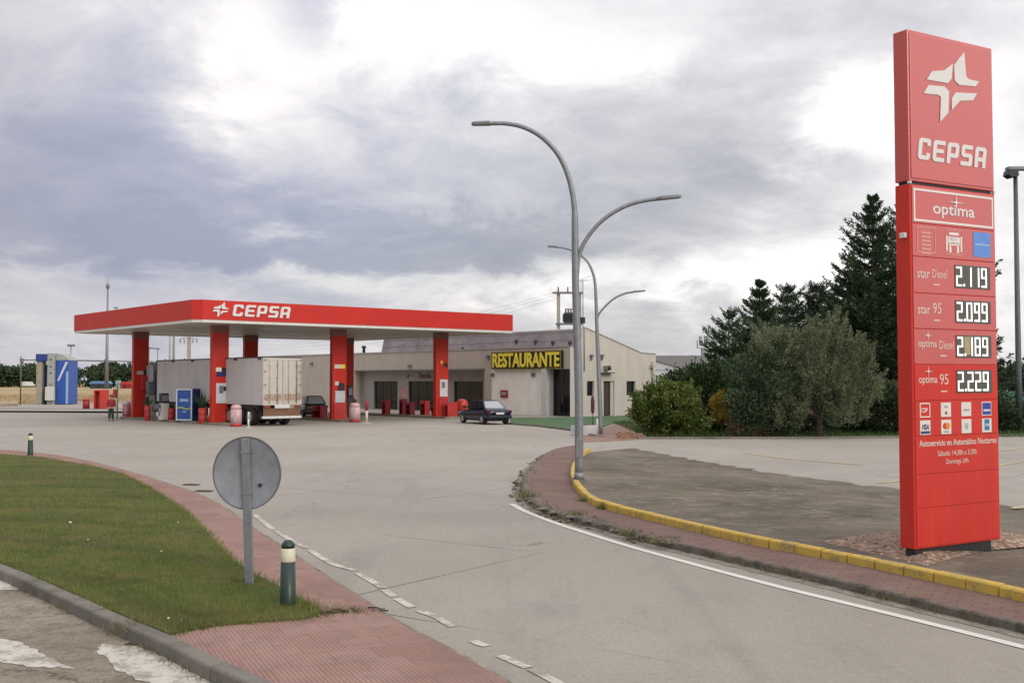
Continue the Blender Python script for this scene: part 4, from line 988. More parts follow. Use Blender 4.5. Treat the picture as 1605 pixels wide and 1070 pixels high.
TRK = thing('lorry_cab', 'pale grey lorry cab coupled in front of the white trailer', 'lorry', tr0+cv_*(LT-.2), CA)
CABM = M('cab_paint', (.40, .42, .46), .3, var=.06, dirt=.2)
m = MB(); m.prism([(1.05, .55), (3.1, .55), (3.18, 1.6), (2.95, 3.05), (2.4, 3.55), (1.2, 3.65), (1.05, 3.3)], 'x', .03, TWD-.03); m.build('cab_body', CABM, TRK, bev=.05)
m = MB(); m.prism([(1.9, 1.95), (2.85, 1.95), (2.72, 2.75), (1.9, 2.75)], 'x', .015, .028); m.build('side_window', GLASSD, TRK)
m = MB(); m.box(.1, TWD-.1, .45, .98, .6, 3.2); m.build('rear_fairing', BLACK, TRK, bev=.03)
m = MB(); m.box(.3, TWD-.3, -2.6, 1.05, .62, .92); m.build('chassis', BLACK, TRK)
for yy, rr_ in ((2.35, .5), (-1.3, .5)):
    for x in (.2, TWD-.2): wheel(TRK, (x, yy, rr_), rr_, .36, RIM)
m = MB(); m.lathe([(.28, -.6), (.30, -.55), (.30, .55), (.28, .6)], 18, (.16, .2, .75), axis='y'); m.build('fuel_tank', STEEL, TRK)

# ================================================================== CARS
def sedan(name, label, loc, rz, paint, L=4.35, W=1.68, Hh=1.40, hatch=False, plate_=True):
    c = thing(name, label, 'car', loc, rz)                       # car points to +X, rear at x = 0
    # body sections: x, sill z, belt z, half width
    sec = [(0, .42, .72, .60), (.04, .34, .86, .74), (.18, .30, .95, .80), (.6, .26, .98, .835), (1.3, .22, .955, .84), (2.3, .22, .93, .84), (3.0, .23, .91, .835), (3.55, .25, .84, .82), (4.05, .30, .74, .77), (4.28, .36, .66, .66), (L, .44, .58, .50)]
    m = MB(); k = 10; vs = []
    for x, zs, zb, hw in sec:
        d = zb-zs
        for y, z in ((-hw*.86, zs), (-hw*.97, zs+.10*d), (-hw, zs+.45*d), (-hw*.985, zs+.75*d), (-hw*.90, zb), (hw*.90, zb), (hw*.985, zs+.75*d), (hw, zs+.45*d), (hw*.97, zs+.10*d), (hw*.86, zs)): vs.append((x, y, z))
    n = len(sec); fs = [(i*k+j, i*k+(j+1) % k, (i+1)*k+(j+1) % k, (i+1)*k+j) for i in range(n-1) for j in range(k)]+[tuple(range(k)), tuple(range((n-1)*k, n*k))]
    m.add(vs, fs, 0, True); b = m.build('body', paint, c)
    sub = b.modifiers.new('subdivision', 'SUBSURF'); sub.levels = 1; sub.render_levels = 2
    # greenhouse: belt outline to roof outline
    r0 = .10 if hatch else .62
    belt = [(r0, .70), (r0+.55, .765), (2.35, .765), (3.15, .71)]; roof = [(r0+.62, .50), (r0+.95, .55), (2.05, .56), (2.42, .52)]
    zb = .93; m = MB(); vs = []
    for (x, hw) in belt: vs += [(x, -hw, zb), (x, hw, zb)]
    for (x, hw) in roof: vs += [(x, -hw, Hh-.035), (x, hw, Hh-.035)]
    m.add(vs, [(0, 2, 10, 8), (2, 4, 12, 10), (4, 6, 14, 12), (1, 9, 11, 3), (3, 11, 13, 5), (5, 13, 15, 7), (0, 8, 9, 1), (6, 7, 15, 14), (0, 1, 3, 5, 7, 6, 4, 2), (8, 10, 12, 14, 15, 13, 11, 9)])
    cab = m.build('cabin', paint, c, bev=.03)
    m = MB(); pts = [(roof[0][0]+.03, -.48), (roof[1][0], -.55), (roof[2][0], -.56), (roof[3][0]-.02, -.50), (roof[3][0]-.02, .50), (roof[2][0], .56), (roof[1][0], .55), (roof[0][0]+.03, .48)]
    m.prism(pts, 'z', Hh-.036, Hh); m.build('roof', paint, c, bev=.025)
    def pane(nm, a, b_, cc, d, ins=.07, mat=GLASSD, par=c):
        a, b_, cc, d = map(Vector, (a, b_, cc, d)); ct_ = (a+b_+cc+d)/4; nn = (b_-a).cross(d-a).normalized()
        if nn.dot(ct_-Vector((1.6, 0, .9))) < 0: nn = -nn
        vv = [v.lerp(ct_, ins*2)+nn*.008 for v in (a, b_, cc, d)]; mm = MB(); mm.add(vv+[v-nn*.012 for v in vv], [(0, 1, 2, 3), (7, 6, 5, 4), (0, 4, 5, 1), (1, 5, 6, 2), (2, 6, 7, 3), (3, 7, 4, 0)]); return mm.build(nm, mat, par)
    V = vs
    SKYG = M('rear_glass', (.30, .32, .34), .08, var=.05, spec=1.0)
    pane('rear_window', V[0], V[1], V[9], V[8], .06, SKYG); pane('windscreen', V[6], V[7], V[15], V[14], .06)
    for s0 in (0, 1):
        for (i, j) in ((0, 2), (2, 4), (4, 6)): pane('side_window', V[i+s0], V[j+s0], V[8+j+s0], V[8+i+s0], .05)
    for x in (.78, 3.42):
        for y in (-W/2+.10, W/2-.10): wheel(c, (x, y, .30), .30, .19, RIM, axis='y')
    for y in (-1, 1):
        m = MB(); m.lathe([(.335, -.012), (.36, -.012), (.36, .012), (.335, .012)], 20, (0, 0, 0), axis='y'); 
        m = MB(); m.box(.03, .20, y*.68-.13 if y > 0 else y*.68-.10, y*.68+.10 if y > 0 else y*.68+.13, .66, .84); m.build('tail_light', M('car_tail_lamp', (.10, .012, .015), .15), c, bev=.02)
        m = MB(); m.box(4.10, 4.24, y*.55-.14, y*.55+.14, .56, .67); m.build('headlight', M('lamp_glass', (.62, .63, .60), .2), c, bev=.02)
        m = MB(); m.box(2.85, 3.0, y*.90-.09, y*.90+.09, .93, 1.06); m.build('mirror', paint, c, bev=.03)
        for xx in (1.15, 2.15): m = MB(); m.box(xx, xx+.16, y*.842-.012, y*.842+.012, .80, .83); m.build('door_handle', BLACK, c)
    m = MB(); m.box(-.04, .22, -.76, .76, .36, .54); m.build('rear_bumper', M('bumper_dark', (.012, .016, .03), .4), c, bev=.04)
    m = MB(); m.box(4.16, L+.02, -.66, .66, .34, .50); m.build('front_bumper', M('bumper_dark', (.012, .016, .03), .4), c, bev=.04)
    if plate_: m = MB(); m.box(-.012, .05, -.26, .26, .60, .71); m.build('number_plate', LETTER, c)
    for y in (-1, 1):
        m = MB(); m.box(1.15, 3.05, y*.845-.008, y*.845+.008, .50, .545); m.build('side_strip', BLACK, c)
    m = MB(); m.box(.3, 4.0, -.7, .7, .20, .34); m.build('underbody', BLACK, c)
    return c
NAVY = M('navy_car_paint', (.004, .008, .026), .22, var=.1, spec=.4, coat=.3)
TEAL = M('dark_teal_car_paint', (.02, .035, .04), .22, var=.1, coat=.6)
pr = (g(757, 664.5)+g(792, 664.8))/2
hd = math.atan2(.885, -.465)
fw = Vector((math.cos(hd), math.sin(hd), 0))
sedan('parked_car', 'dark navy blue saloon parked beside the shop, seen from behind', Vector((pr.x, pr.y, 0))-fw*.78, hd, NAVY)
pc_ = g(497, 657); 
sedan('parked_car', 'dark teal car half hidden behind the trailer rear', Vector((pc_.x-.6, pc_.y+3.2, 0)), CA+PI*.40, TEAL, hatch=True, Hh=1.5)

# ================================================================== FORECOURT OBJECTS
ISL = .10
def loc(px, py, z=0): return g(px, py, z)
def drum(px, py, w_px, h_px, label, mats, name='waste_bin', cat='bin', z=0.0, top=True, group=None):
    p = loc(px, py, z); s_ = F_PX/p.y; r = w_px/2/s_; h = h_px/s_
    t = thing(name, label, cat, p, 0, group)
    m = MB(); m.lathe([(r*1.06, 0), (r*1.06, h*.10), (r, h*.13)], 24); m.build('base_ring', mats[1], t)
    m = MB(); m.lathe([(r, h*.13), (r*1.02, h*.45), (r*.99, h*.78)], 24); m.build('drum', mats[0], t)
    m = MB(); m.lathe([(r*.99, h*.782), (r*.93, h*.92), (r*.62, h), (0, h*1.01)], 24); m.build('lid', mats[2], t)
    m = MB(); m.box(-r*.12, r*.22, -r*1.03, -r*.90, h*.25, h*.70); m.build('label_strip', M('label_grey', (.42, .40, .40), .5), t)
    return t
PINKW = M('translucent_pink_plastic', (.56, .36, .36), .4, var=.12, scale=3)
drum(370, 668, 17, 34, 'pale pink drum bin with a red foot beside the nearest canopy column', (PINKW, REDPL, PINKW))
t = drum(556, 661, 17, 30, 'pink drum bin with black knob right of the second front column', (PINKW, REDPL, PINKW))
h_ = 30/(F_PX/t.location.y); m = MB(); m.lathe([(.05, h_*.98), (.13, h_*1.04), (.13, h_*1.14), (.04, h_*1.2), (0, h_*1.2)], 12); m.build('knob', BLACK, t)
drum(198.5, 655, 13, 27, 'dark rosy drum bin left of the far left column', (M('rose_plastic', (.42, .16, .18), .45, var=.12), REDPL, M('white_lid', (.66, .60, .58), .5)))
def pump(px, py, w_px, h_px, label, body, screen, rz=CA):
    p = loc(px, py, 0.0); s_ = F_PX/p.y; w_ = w_px/s_; h = h_px/s_; w_ /= .98
    t = thing('fuel_pump', label, 'fuel pump', (p.x, p.y, .10), rz); h -= .1
    m = MB(); m.box(-w_/2, w_/2, -.22, .22, 0, h*.62); m.build('housing', body, t, bev=.02)
    m = MB(); m.box(-w_/2+.02, w_/2-.02, -.19, .19, h*.622, h); m.build('head', screen, t, bev=.02)
    m = MB(); m.box(-w_/2+.06, w_/2-.06, -.205, -.192, h*.70, h*.92); m.build('display', M('grey_screen', (.18, .19, .22), .3), t)
    for k in (-1, 1):
        m = MB(); m.tube(smooth_path([(k*w_*.5, -.05, h*.75), (k*(w_*.5+.14), -.16, h*.5), (k*(w_*.5+.10), -.20, h*.15), (k*(w_*.5+.03), -.16, h*.45)], 5), .018, 8); m.build('hose', RUBBER, t)
        m = MB(); m.box(k*(w_*.5+.05)-.03, k*(w_*.5+.05)+.03, -.20, -.10, h*.44, h*.58); m.build('nozzle', BLACK, t, bev=.01)
    return t
pump(256.5, 660, 13, 44, 'white fuel pump with dark screen in front of the trailer side', WHITE, BLACK)
pump(236, 656, 13, 58, 'grey fuel pump standing right of the far left column', GREYB, M('pump_grey', (.14, .155, .165), .4))
pump(547, 656, 9, 52, 'dark fuel pump in the shade behind the second front column', M('pump_dark', (.05, .05, .055), .4), BLACK)
LEAFP = leaf_mat('yucca_leaf', (.02, .05, .02), (.035, .075, .03), (.07, .11, .05), .5, .15, 3)
def pot_plant(px, py, w_px, h_px, hp_px, label, potm, barrel=True):
    p = loc(px, py, 0); s_ = F_PX/p.y; r = w_px/2/s_; h = h_px/s_; hp = hp_px/s_
    t = thing('potted_plant', label, 'potted plant', p)
    m = MB(); m.lathe([(r*.9, 0), (r, .05), (r, h*.33), (r*1.04, h*.35), (r, h*.37), (r, h*.66), (r*1.04, h*.68), (r, h*.70), (r, h), (r*.9, h), (r*.88, h-.06), (0, h-.06)], 20); m.build('barrel_pot', potm, t)
    vs = []
    for k in range(46):
        a = random.uniform(0, 2*PI); e = random.uniform(.35, 1.5); L = (hp-h)*random.uniform(.6, 1.05); d = Vector((math.cos(a)*math.cos(e), math.sin(a)*math.cos(e), math.sin(e))); sd_ = Vector((-math.sin(a), math.cos(a), 0))*.035
        b_ = Vector((0, 0, h-.06)); mid = b_+d*L*.6; tip = b_+d*L+Vector((0, 0, -L*.18*math.cos(e)))
        vs += [b_-sd_*.5, b_+sd_*.5, mid+sd_, mid-sd_]; vs += [mid-sd_, mid+sd_, tip+sd_*.1, tip-sd_*.1]
    np_mesh('leaves', [tuple(v) for v in vs], 4, LEAFP, t); return t
pot_plant(317, 664, 12, 25, 56, 'red barrel pot with dark yucca beside the blue cabinet', REDPL)
pot_plant(231, 659, 9, 24, 44, 'slim red pot with a leafy plant near the grey pump', REDPL)
pot_plant(269, 660, 11, 21, 30, 'squat red pot between the white pump and blue cabinet', REDPL)
# blue ice cabinet
p = loc(300.5, 662); s_ = F_PX/p.y
IC = thing('ice_cabinet', 'blue cabinet with white frame standing under the canopy', 'cabinet', g(301, 662), R(-16))
wc = 24.5/s_/math.cos(R(31)); hc = zat(609, p.y); dc = 1.25
m = MB(); m.box(-wc, 0, 0, dc, .10, hc); m.build('cabinet_body', BLUEN, IC, bev=.02)
f = frame(IC, 'white_frame', -wc, 0, .12, hc, -.001, .085, M('pale_frame', (.60, .66, .70), .4), .03)
d = plate(IC, 'door', -wc+.09, -.09, .21, hc-.09, -.001, .02, BLUE, 0)
plate(d, 'white_label', -wc+.25, -.25, hc*.62, hc*.70, -.022, .004, BLUEL, 0)
m = MB(); lp = [(-wc+.12+(wc-.24)*t/12, hc*.40+.05*math.sin(t*.55)) for t in range(13)]; lp += [(x, z+.09) for x, z in reversed(lp)]; m.prism(lp, 'y', -.026, -.022); m.build('yellow_wave', M('lime_wave', (.42, .46, .06), .4), d)
plate(d, 'small_label', -wc*.6, -wc*.35, hc*.30, hc*.335, -.022, .004, BLUEL, 0)
m = MB(); m.box(0.001, .008, .25*dc, .75*dc, hc*.60, hc*.68); m.build('side_label', BLUE, IC)
m = MB(); m.box(-wc+.03, -.03, .03, dc-.03, 0, .10); m.build('plinth', BLACK, IC)
# posts
def post(px, py0, py1, label, cols, r=.05):
    p = loc(px, py0); h = zat(py1, p.y); t = thing('guard_post', label, 'post', p)
    m = MB(); m.lathe([(r, 0), (r, h*.55)], 12); m.build('lower_post', cols[0], t); m = MB(); m.lathe([(r*1.01, h*.551), (r*1.01, h*.98), (r*.6, h), (0, h)], 12); m.build('upper_post', cols[1], t)
    m = MB(); m.box(-r*3, r*3, -r*3, r*3, 0, .025); m.build('foot', cols[0], t); return t
post(389.5, 670, 645, 'thin white guard post behind the trailer at the nearest island', (WHITE, WHITE))
post(574.5, 663, 627, 'guard post with red top and cream foot near the pink bin', (M('cream_post', (.55, .5, .4), .6), REDDARK), .085)
# red service box, bins, sign on post, person
p = loc(156, 643); s_ = F_PX/p.y
KB = thing('service_box', 'open red metal service box beyond the far left column', 'box', p, R(-6)); wk, hk, dk = 20/s_, 32/s_, .6
m = MB(); m.box(-wk/2, wk/2, 0, dk, 0, .08); m.box(-wk/2, wk/2, 0, dk, hk-.1, hk); m.box(-wk/2, -wk/2+.09, 0, dk, .08, hk-.1); m.box(wk/2-.55, wk/2, 0, dk, .08, hk-.1); m.box(-wk/2+.09, wk/2-.55, dk-.06, dk, .08, hk-.1); m.build('casing', M('bright_red', (.58, .05, .035), .4), KB)
m = MB(); m.box(-wk/2+.15, wk/2-.62, .3, dk-.1, .08, hk*.7); m.build('machine', REDDARK, KB, bev=.03)
p = loc(135, 643); t = thing('waste_bin', 'small dark red litter bin left of the red service box', 'bin', p)
m = MB(); m.lathe([(.24, .10), (.27, .85)], 16); m.build('bin_body', REDDARK, t); m = MB(); m.lathe([(.29, .86), (.30, .95), (0, 1.0)], 16); m.build('lid', REDPL, t)
m = MB(); m.tube([(-.27, 0, .0), (-.27, 0, 1.15)], .03, 8); m.tube([(.27, 0, 0), (.27, 0, 1.15)], .03, 8); m.build('bin_stand', REDPL, t)
p = loc(183.5, 657); t = thing('sign_post', 'thin grey post with a red box beside the standing person', 'post', p)
hh = zat(606, p.y); m = MB(); m.tube([(0, 0, 0), (0, 0, hh)], .05, 10); m.box(-.35, .35, -.2, .2, 0, .06); m.build('pole', STEEL, t); m = MB(); m.box(-.26, -.04, -.12, .12, hh*.66, hh*.92); m.build('red_box', REDPL, t, bev=.02)
# goods in front of the shop
def stand(px, py, w_px, h_px, label, mat, name='display_stand', cat='display stand', shelves=3):
    p = loc(px, py); s_ = F_PX/p.y; wv, h = w_px/s_*1.1, h_px/s_
    t = thing(name, label, cat, p, CA-PI/2, 'red stands along the shop front')
    m = MB(); m.box(-wv/2, wv/2, .38, .44, 0, h); m.build('back_panel', mat, t)
    m = MB(); m.box(-wv/2, -wv/2+.04, 0, .379, 0, h); m.box(wv/2-.04, wv/2, 0, .379, 0, h); m.build('side_panels', mat, t)
    for k in range(shelves): m = MB(); m.box(-wv/2+.041, wv/2-.041, .02, .379, .1+k*h/shelves, .14+k*h/shelves); m.build('shelf', REDDARK, t)
    return t
stand(601, 651, 9, 24, 'dark red stand at the left end of the shop front', REDDARK)
stand(628, 651, 8, 26, 'narrow red stand between the first two shop windows', M('maroon_panel', (.22, .02, .035), .5))
stand(662, 651, 12, 23, 'bright red stand below the shop name', REDPL)
stand(699, 655, 8, 24, 'slim red stand against the third front column', REDPL)
stand(708, 654, 4, 24, 'thin red post stand just right of the third front column', REDPL)
stand(679, 651, 9, 15, 'low dark stand before the middle shop window', BLACK, shelves=2)
stand(495, 657, 24, 21, 'wide dark red crate stand beside the teal car', M('crate_red', (.30, .015, .02), .5), shelves=2)
stand(639, 652, 11, 22, 'maroon stand in front of the wall poster', M('maroon_panel', (.22, .02, .035), .5))
p = loc(724, 652); t = thing('display_drum', 'round bright red container behind the navy car', 'container', p)
m = MB(); m.lathe([(.30, 0), (.34, .1), (.30, .35)], 20); m.build('foot', REDDARK, t); m = MB(); m.lathe([(.30, .36), (.42, .5), (.46, .8), (.40, 1.05), (.22, 1.2), (0, 1.24)], 24); m.build('round_shell', M('bright_red', (.58, .05, .035), .4), t)

# ---- person in a red jacket
p = loc(174, 659.5); PZ = (zat(619.5, p.y))/1.72
PER = thing('person', 'person in a red jacket and dark trousers standing beside the thin post', 'person', p, R(25)); PER.scale = (PZ, PZ, PZ)
SKIN = M('skin', (.42, .25, .18), .55, var=.06)
def skinned(name, verts, edges, radii, mat, parent, root=0, lv=1):
    me = bpy.data.meshes.new(name); me.from_pydata(verts, edges, []); me.materials.append(mat); o = bpy.data.objects.new(name, me); COL.objects.link(o)
    s = o.modifiers.new('skin', 'SKIN'); s.use_smooth_shade = True
    me.skin_vertices.new() if not me.skin_vertices else None
    for i, r in enumerate(radii): d = me.skin_vertices[0].data[i]; d.radius = r if isinstance(r, tuple) else (r, r); d.use_root = (i == root)
    u = o.modifiers.new('subdivision', 'SUBSURF'); u.levels = lv; u.render_levels = lv+1
    o.parent = parent; return o
v = [(0, 0, .92), (0, .01, 1.12), (0, .0, 1.36), (0, 0, 1.46), (0, -.01, 1.53), (0, -.03, 1.62), (0, -.01, 1.68)]
e = [(i, i+1) for i in range(6)]; r = [(.15, .10), (.14, .10), (.17, .11), (.065, .06), (.06, .06), (.085, .10), (.06, .07)]
def chain(pts, rr, start):
    i0 = len(v); v.extend(pts); r.extend(rr); e.append((start, i0)); e.extend((i0+k, i0+k+1) for k in range(len(pts)-1)); return len(v)-1
for sd_ in (-1, 1):
    wri = chain([(sd_*.18, 0, 1.38), (sd_*.23, .02, 1.12), (sd_*.245, -.05, .90), (sd_*.245, -.07, .83)], [.055, .045, .033, (.02, .038)], 2)
    for k, (dy, L) in enumerate(((-.032, .065), (-.011, .08), (.011, .075), (.032, .058))): chain([(sd_*.245, -.075+dy, .79), (sd_*.238, -.085+dy, .79-L*.55), (sd_*.225, -.085+dy, .79-L)], [.009, .0085, .007], wri)
    chain([(sd_*.235, -.11, .815), (sd_*.225, -.125, .775)], [.010, .008], wri)
    chain([(sd_*.09, 0, .85), (sd_*.10, -.02, .48), (sd_*.11, .02, .09), (sd_*.115, -.06, .04), (sd_*.12, -.15, .03)], [.085, .06, .042, .04, .03], 0)
skinned('body', v, e, r, SKIN, PER)
def clothing(name, vs, es, rs, mat): return skinned(name, vs, es, rs, mat, PER)
jv = [(0, 0, .90), (0, .01, 1.12), (0, 0, 1.36), (0, 0, 1.45)]; je = [(0, 1), (1, 2), (2, 3)]; jr = [(.21, .16), (.20, .16), (.22, .16), (.085, .085)]
for sd_ in (-1, 1):
    i0 = len(jv); jv += [(sd_*.185, 0, 1.385), (sd_*.235, .02, 1.12), (sd_*.248, -.045, .92)]; jr += [.095, .085, .065]; je += [(2, i0), (i0, i0+1), (i0+1, i0+2)]
clothing('jacket', jv, je, jr, M('red_jacket', (.30, .025, .03), .8, var=.2))
tv_ = [(0, 0, .96), (0, 0, .88)]; te = [(0, 1)]; t_r = [(.155, .115), (.15, .115)]
for sd_ in (-1, 1):
    i0 = len(tv_); tv_ += [(sd_*.09, 0, .80), (sd_*.10, -.02, .48), (sd_*.11, .015, .12)]; t_r += [.125, .10, .085]; te += [(1, i0), (i0, i0+1), (i0+1, i0+2)]
clothing('trousers', tv_, te, t_r, M('dark_trousers', (.025, .035, .035), .85, var=.2))
bm = bmesh.new(); bmesh.ops.create_icosphere(bm, subdivisions=3, radius=.105)
for vt in bm.verts: vt.co.y = vt.co.y*1.12+.012; vt.co.z *= 1.1
bmesh.ops.delete(bm, geom=[vt for vt in bm.verts if vt.co.z < -.045 and vt.co.y < .02 or (vt.co.y < -.055 and vt.co.z < .045)], context='VERTS')
me = bpy.data.meshes.new('hair'); bm.to_mesh(me); bm.free(); me.materials.append(M('dark_hair', (.015, .011, .009), .7)); o = bpy.data.objects.new('hair', me); COL.objects.link(o); o.parent = PER; o.location = (0, -.02, 1.655)
m = MB(); m.prism([(-.145, 1.595), (-.118, 1.635), (-.118, 1.59)], 'x', -.014, .014); m.build('nose', SKIN, PER)
for sd_ in (-1, 1):
    bm = bmesh.new(); bmesh.ops.create_icosphere(bm, subdivisions=2, radius=.012); me = bpy.data.meshes.new('eye'); bm.to_mesh(me); bm.free(); me.materials.append(BLACK); o = bpy.data.objects.new('eye', me); COL.objects.link(o); o.parent = PER; o.location = (sd_*.032, -.118, 1.632)
    m = MB(); m.lathe([(.0, -.012), (.028, -.008), (.03, .006), (0, .010)], 10, (sd_*.088, -.015, 1.62), axis='x'); m.build('ear', SKIN, PER)
    m = MB(); m.box(sd_*.115-.045, sd_*.115+.045, -.20, .06, 0, .075); m.build('shoe', BLACK, PER, bev=.025)
m = MB(); m.box(-.026, .026, -.128, -.112, 1.562, 1.57); m.build('mouth', M('lip', (.30, .12, .10), .6), PER)

# ================================================================== RESTAURANT AND SHOP BUILDING
P0 = g(905, 653); BR = CA-PI/2; ex = -cv_; ey = cu_
bld = thing('restaurant_building', 'long cream restaurant and shop building with gable end and purple grey roof', 'building', P0, BR)
def fac(px, py=600, y=0): p = on(px, py, P0+ey*y, ey); d = p-P0; return d.dot(ex), p.z
def gab(px, py=600): p = on(px, py, P0, ex); d = p-P0; return d.dot(ey), p.z
ZP = 4.95; XL = fac(440)[0]-10; GD = gab(1028)[0]
def rect(pa, pb, f): (a, z1_), (b, z0_) = f(*pa), f(*pb); return a, b, z0_, z1_
op_door = rect((861.5, 578), (894, 652), fac); op1 = rect((586, 597), (623, 650), fac); op2 = rect((640, 597), (680, 650), fac); op3 = rect((711, 597), (757, 652), fac)
rec = (fac(556)[0], fac(759.5)[0], 0, fac(690, 580)[1])
for q_ in (0,): pass
def wall_open(name, x0, x1, z0, z1, ops, y, depth, mat, parent, mapf=None):
    """flat wall facing -Y with real openings and reveals"""
    xs = sorted({x0, x1, *[v for o in ops for v in o[:2]]}); zs = sorted({z0, z1, *[v for o in ops for v in o[2:]]})
    m = MB(); mp = mapf or (lambda x, y, z: (x, y, z))
    for i in range(len(xs)-1):
        for j in range(len(zs)-1):
            cx, cz = (xs[i]+xs[i+1])/2, (zs[j]+zs[j+1])/2
            if any(o[0] < cx < o[1] and o[2] < cz < o[3] for o in ops): continue
            m.quad(mp(xs[i], y, zs[j]), mp(xs[i+1], y, zs[j]), mp(xs[i+1], y, zs[j+1]), mp(xs[i], y, zs[j+1]))
    for a, b, c, d in ops:
        for p_, q_ in (((a, c), (a, d)), ((b, d), (b, c)), ((a, d), (b, d))) + ((((b, c), (a, c)),) if c > z0+.01 else ()):
            m.quad(mp(p_[0], y, p_[1]), mp(q_[0], y, q_[1]), mp(q_[0], y+depth, q_[1]), mp(p_[0], y+depth, p_[1]))
    return m.build(name, mat, parent)
RD = .9
SHOPW = stone_wall('shaded_shop_render', (.34, .315, .285), .25)  # canopy shade is partly put into this darker wall colour
rec2 = (rec[0], rec[1], 0, rec[3])
door = (op_door[0], op_door[1], 0, op_door[3])
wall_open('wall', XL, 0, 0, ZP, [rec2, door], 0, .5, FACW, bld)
ops = []
for pa, pb in (((586, 597), (623, 650)), ((640, 597), (680, 650)), ((711, 597), (757, 652))):
    a = fac(pa[0], pa[1], RD); b = fac(pb[0], pb[1], RD); ops.append((a[0], b[0], 0, min(a[1], 2.75)))
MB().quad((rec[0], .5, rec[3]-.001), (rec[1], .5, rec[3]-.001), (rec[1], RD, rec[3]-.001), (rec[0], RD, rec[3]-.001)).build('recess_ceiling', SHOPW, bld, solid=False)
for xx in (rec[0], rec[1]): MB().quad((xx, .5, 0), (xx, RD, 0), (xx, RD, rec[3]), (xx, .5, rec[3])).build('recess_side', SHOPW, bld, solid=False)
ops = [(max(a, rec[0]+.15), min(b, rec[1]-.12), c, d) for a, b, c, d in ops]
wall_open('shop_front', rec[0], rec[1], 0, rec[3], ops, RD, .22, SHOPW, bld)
FRM = M('dark_frame', (.03, .032, .033), .4, .3); GREENISH = M('shop_interior', (.022, .028, .022), .8, var=.5, scale=2.5)
def window(parent, a, b, c, d, y, nm='window', mull=1, trans=0, mp=None, gl=GLASSD):
    mp = mp or (lambda x, y, z: (x, y, z))
    def bx(m, x0, x1, y0, y1, z0, z1): p_, q_ = mp(x0, y0, z0), mp(x1, y1, z1); m.box(min(p_[0], q_[0]), max(p_[0], q_[0]), min(p_[1], q_[1]), max(p_[1], q_[1]), z0, z1)
    t = .06; m = MB(); bx(m, a, a+t, y, y+.06, c, d); bx(m, b-t, b, y, y+.06, c, d); bx(m, a+t, b-t, y, y+.06, d-t, d); bx(m, a+t, b-t, y, y+.06, c, c+t)
    for k in range(1, mull+1): x = a+(b-a)*k/(mull+1); bx(m, x-.025, x+.025, y+.001, y+.059, c+t, d-t)
    if trans: bx(m, a+t, b-t, y+.003, y+.057, trans-.03, trans+.03)
    f = m.build(nm, FRM, parent); m = MB(); bx(m, a+t, b-t, y+.025, y+.035, c+t, d-t); m.build('pane', gl, f); return f
for k, (a, b, c, d) in enumerate(ops): window(bld, a, b, c, d, RD+.14, 'shop_window', (2, 2, 1)[k], 2.15)
MAROON = M('maroon_letters', (.14, .03, .07), .5)
a, z1_ = fac(655, 584, RD); b, z0_ = fac(675.5, 592.5, RD)
text('Tienda', 'shop_lettering', MAROON, bld, a, b, z0_, z1_, RD-.001, .03, .02)
a, z1_ = fac(637, 586, RD); b, z0_ = fac(644, 592, RD)
star('shop_emblem', MAROON, bld, a, b, z0_, z1_, RD-.001, .03)
a, z1_ = fac(735, 587, RD); b, z0_ = fac(753, 592.5, RD)
plate(bld, 'shop_sign', a, b, z0_+.08, z1_-.12, RD-.001, .03, M('grey_letters', (.24, .23, .24), .5), 0)
a, z1_ = fac(627, 605, RD); b, z0_ = fac(637, 632, RD); plate(bld, 'poster', a, b, z0_, z1_, RD-.001, .02, M('faded_red_poster', (.42, .22, .20), .6, var=.3, scale=3), 0)
m = MB(); m.box(rec[0]-.05, rec[1]+.05, -.045, -.002, rec[3]+.02, rec[3]+.10); m.build('drip_edge', M('dark_trim', (.22, .21, .19), .7), bld)
# restaurant door: recessed dark glazed doorway with a pale jamb pier
a, b, c, d = door
f = window(bld, a+.02, b-.02, 0.02, d-.02, .36, 'entrance_door', 1, 2.1); 
m = MB(); m.box((a+b)/2-.10, (a+b)/2-.06, .30, .34, .9, 1.3); m.build('handle', STEEL, f)
a1, _ = fac(853); m = MB(); m.box(a1, door[0]-.02, -.30, -.001, 0, door[3]+.12); m.build('pier', WHITE, bld, bev=.01)
wa = rect((786, 611), (797, 623), fac); plate(bld, 'wall_cabinet', wa[0], wa[1], wa[2], wa[3], -.001, .12, REDDARK); plate(bld, 'cabinet_panel', wa[0]+.15, wa[1]-.15, wa[2]+.2, wa[3]-.15, -.122, .006, M('grey_panel', (.35, .33, .33), .5), 0)
wa = rect((803.5, 607), (806, 617), fac); plate(bld, 'wall_plaque', wa[0], wa[1], wa[2], wa[3], -.001, .03, M('pale_pink_plaque', (.52, .38, .34), .6), 0)
for (px, py) in ((766.5, 559), (774, 587.5), (490, 570), (644, 573.5), (838, 587)):
    a, z_ = fac(px, py); m = MB(); m.box(a-.12, a+.12, -.26, -.001, z_-.14, z_+.14); m.build('wall_lamp', STEELD, bld, bev=.03)
# plaster joint between the shaded shop wall and the white restaurant wall
wz = fac(771)[0]; m = MB(); m.box(wz-.02, wz+.04, -.03, -.001, 0, ZP-.25); m.build('downpipe', WHITE, bld)
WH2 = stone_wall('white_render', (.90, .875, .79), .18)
m = MB(); m.box(wz+.05, a1-.01, -.045, -.002, .0, fac(800, 579)[1]); m.build('white_wall_panel', WH2, bld); m = MB(); m.box(door[1]+.02, -.001, -.045, -.002, 0, ZP-.02); m.build('white_wall_panel', WH2, bld)
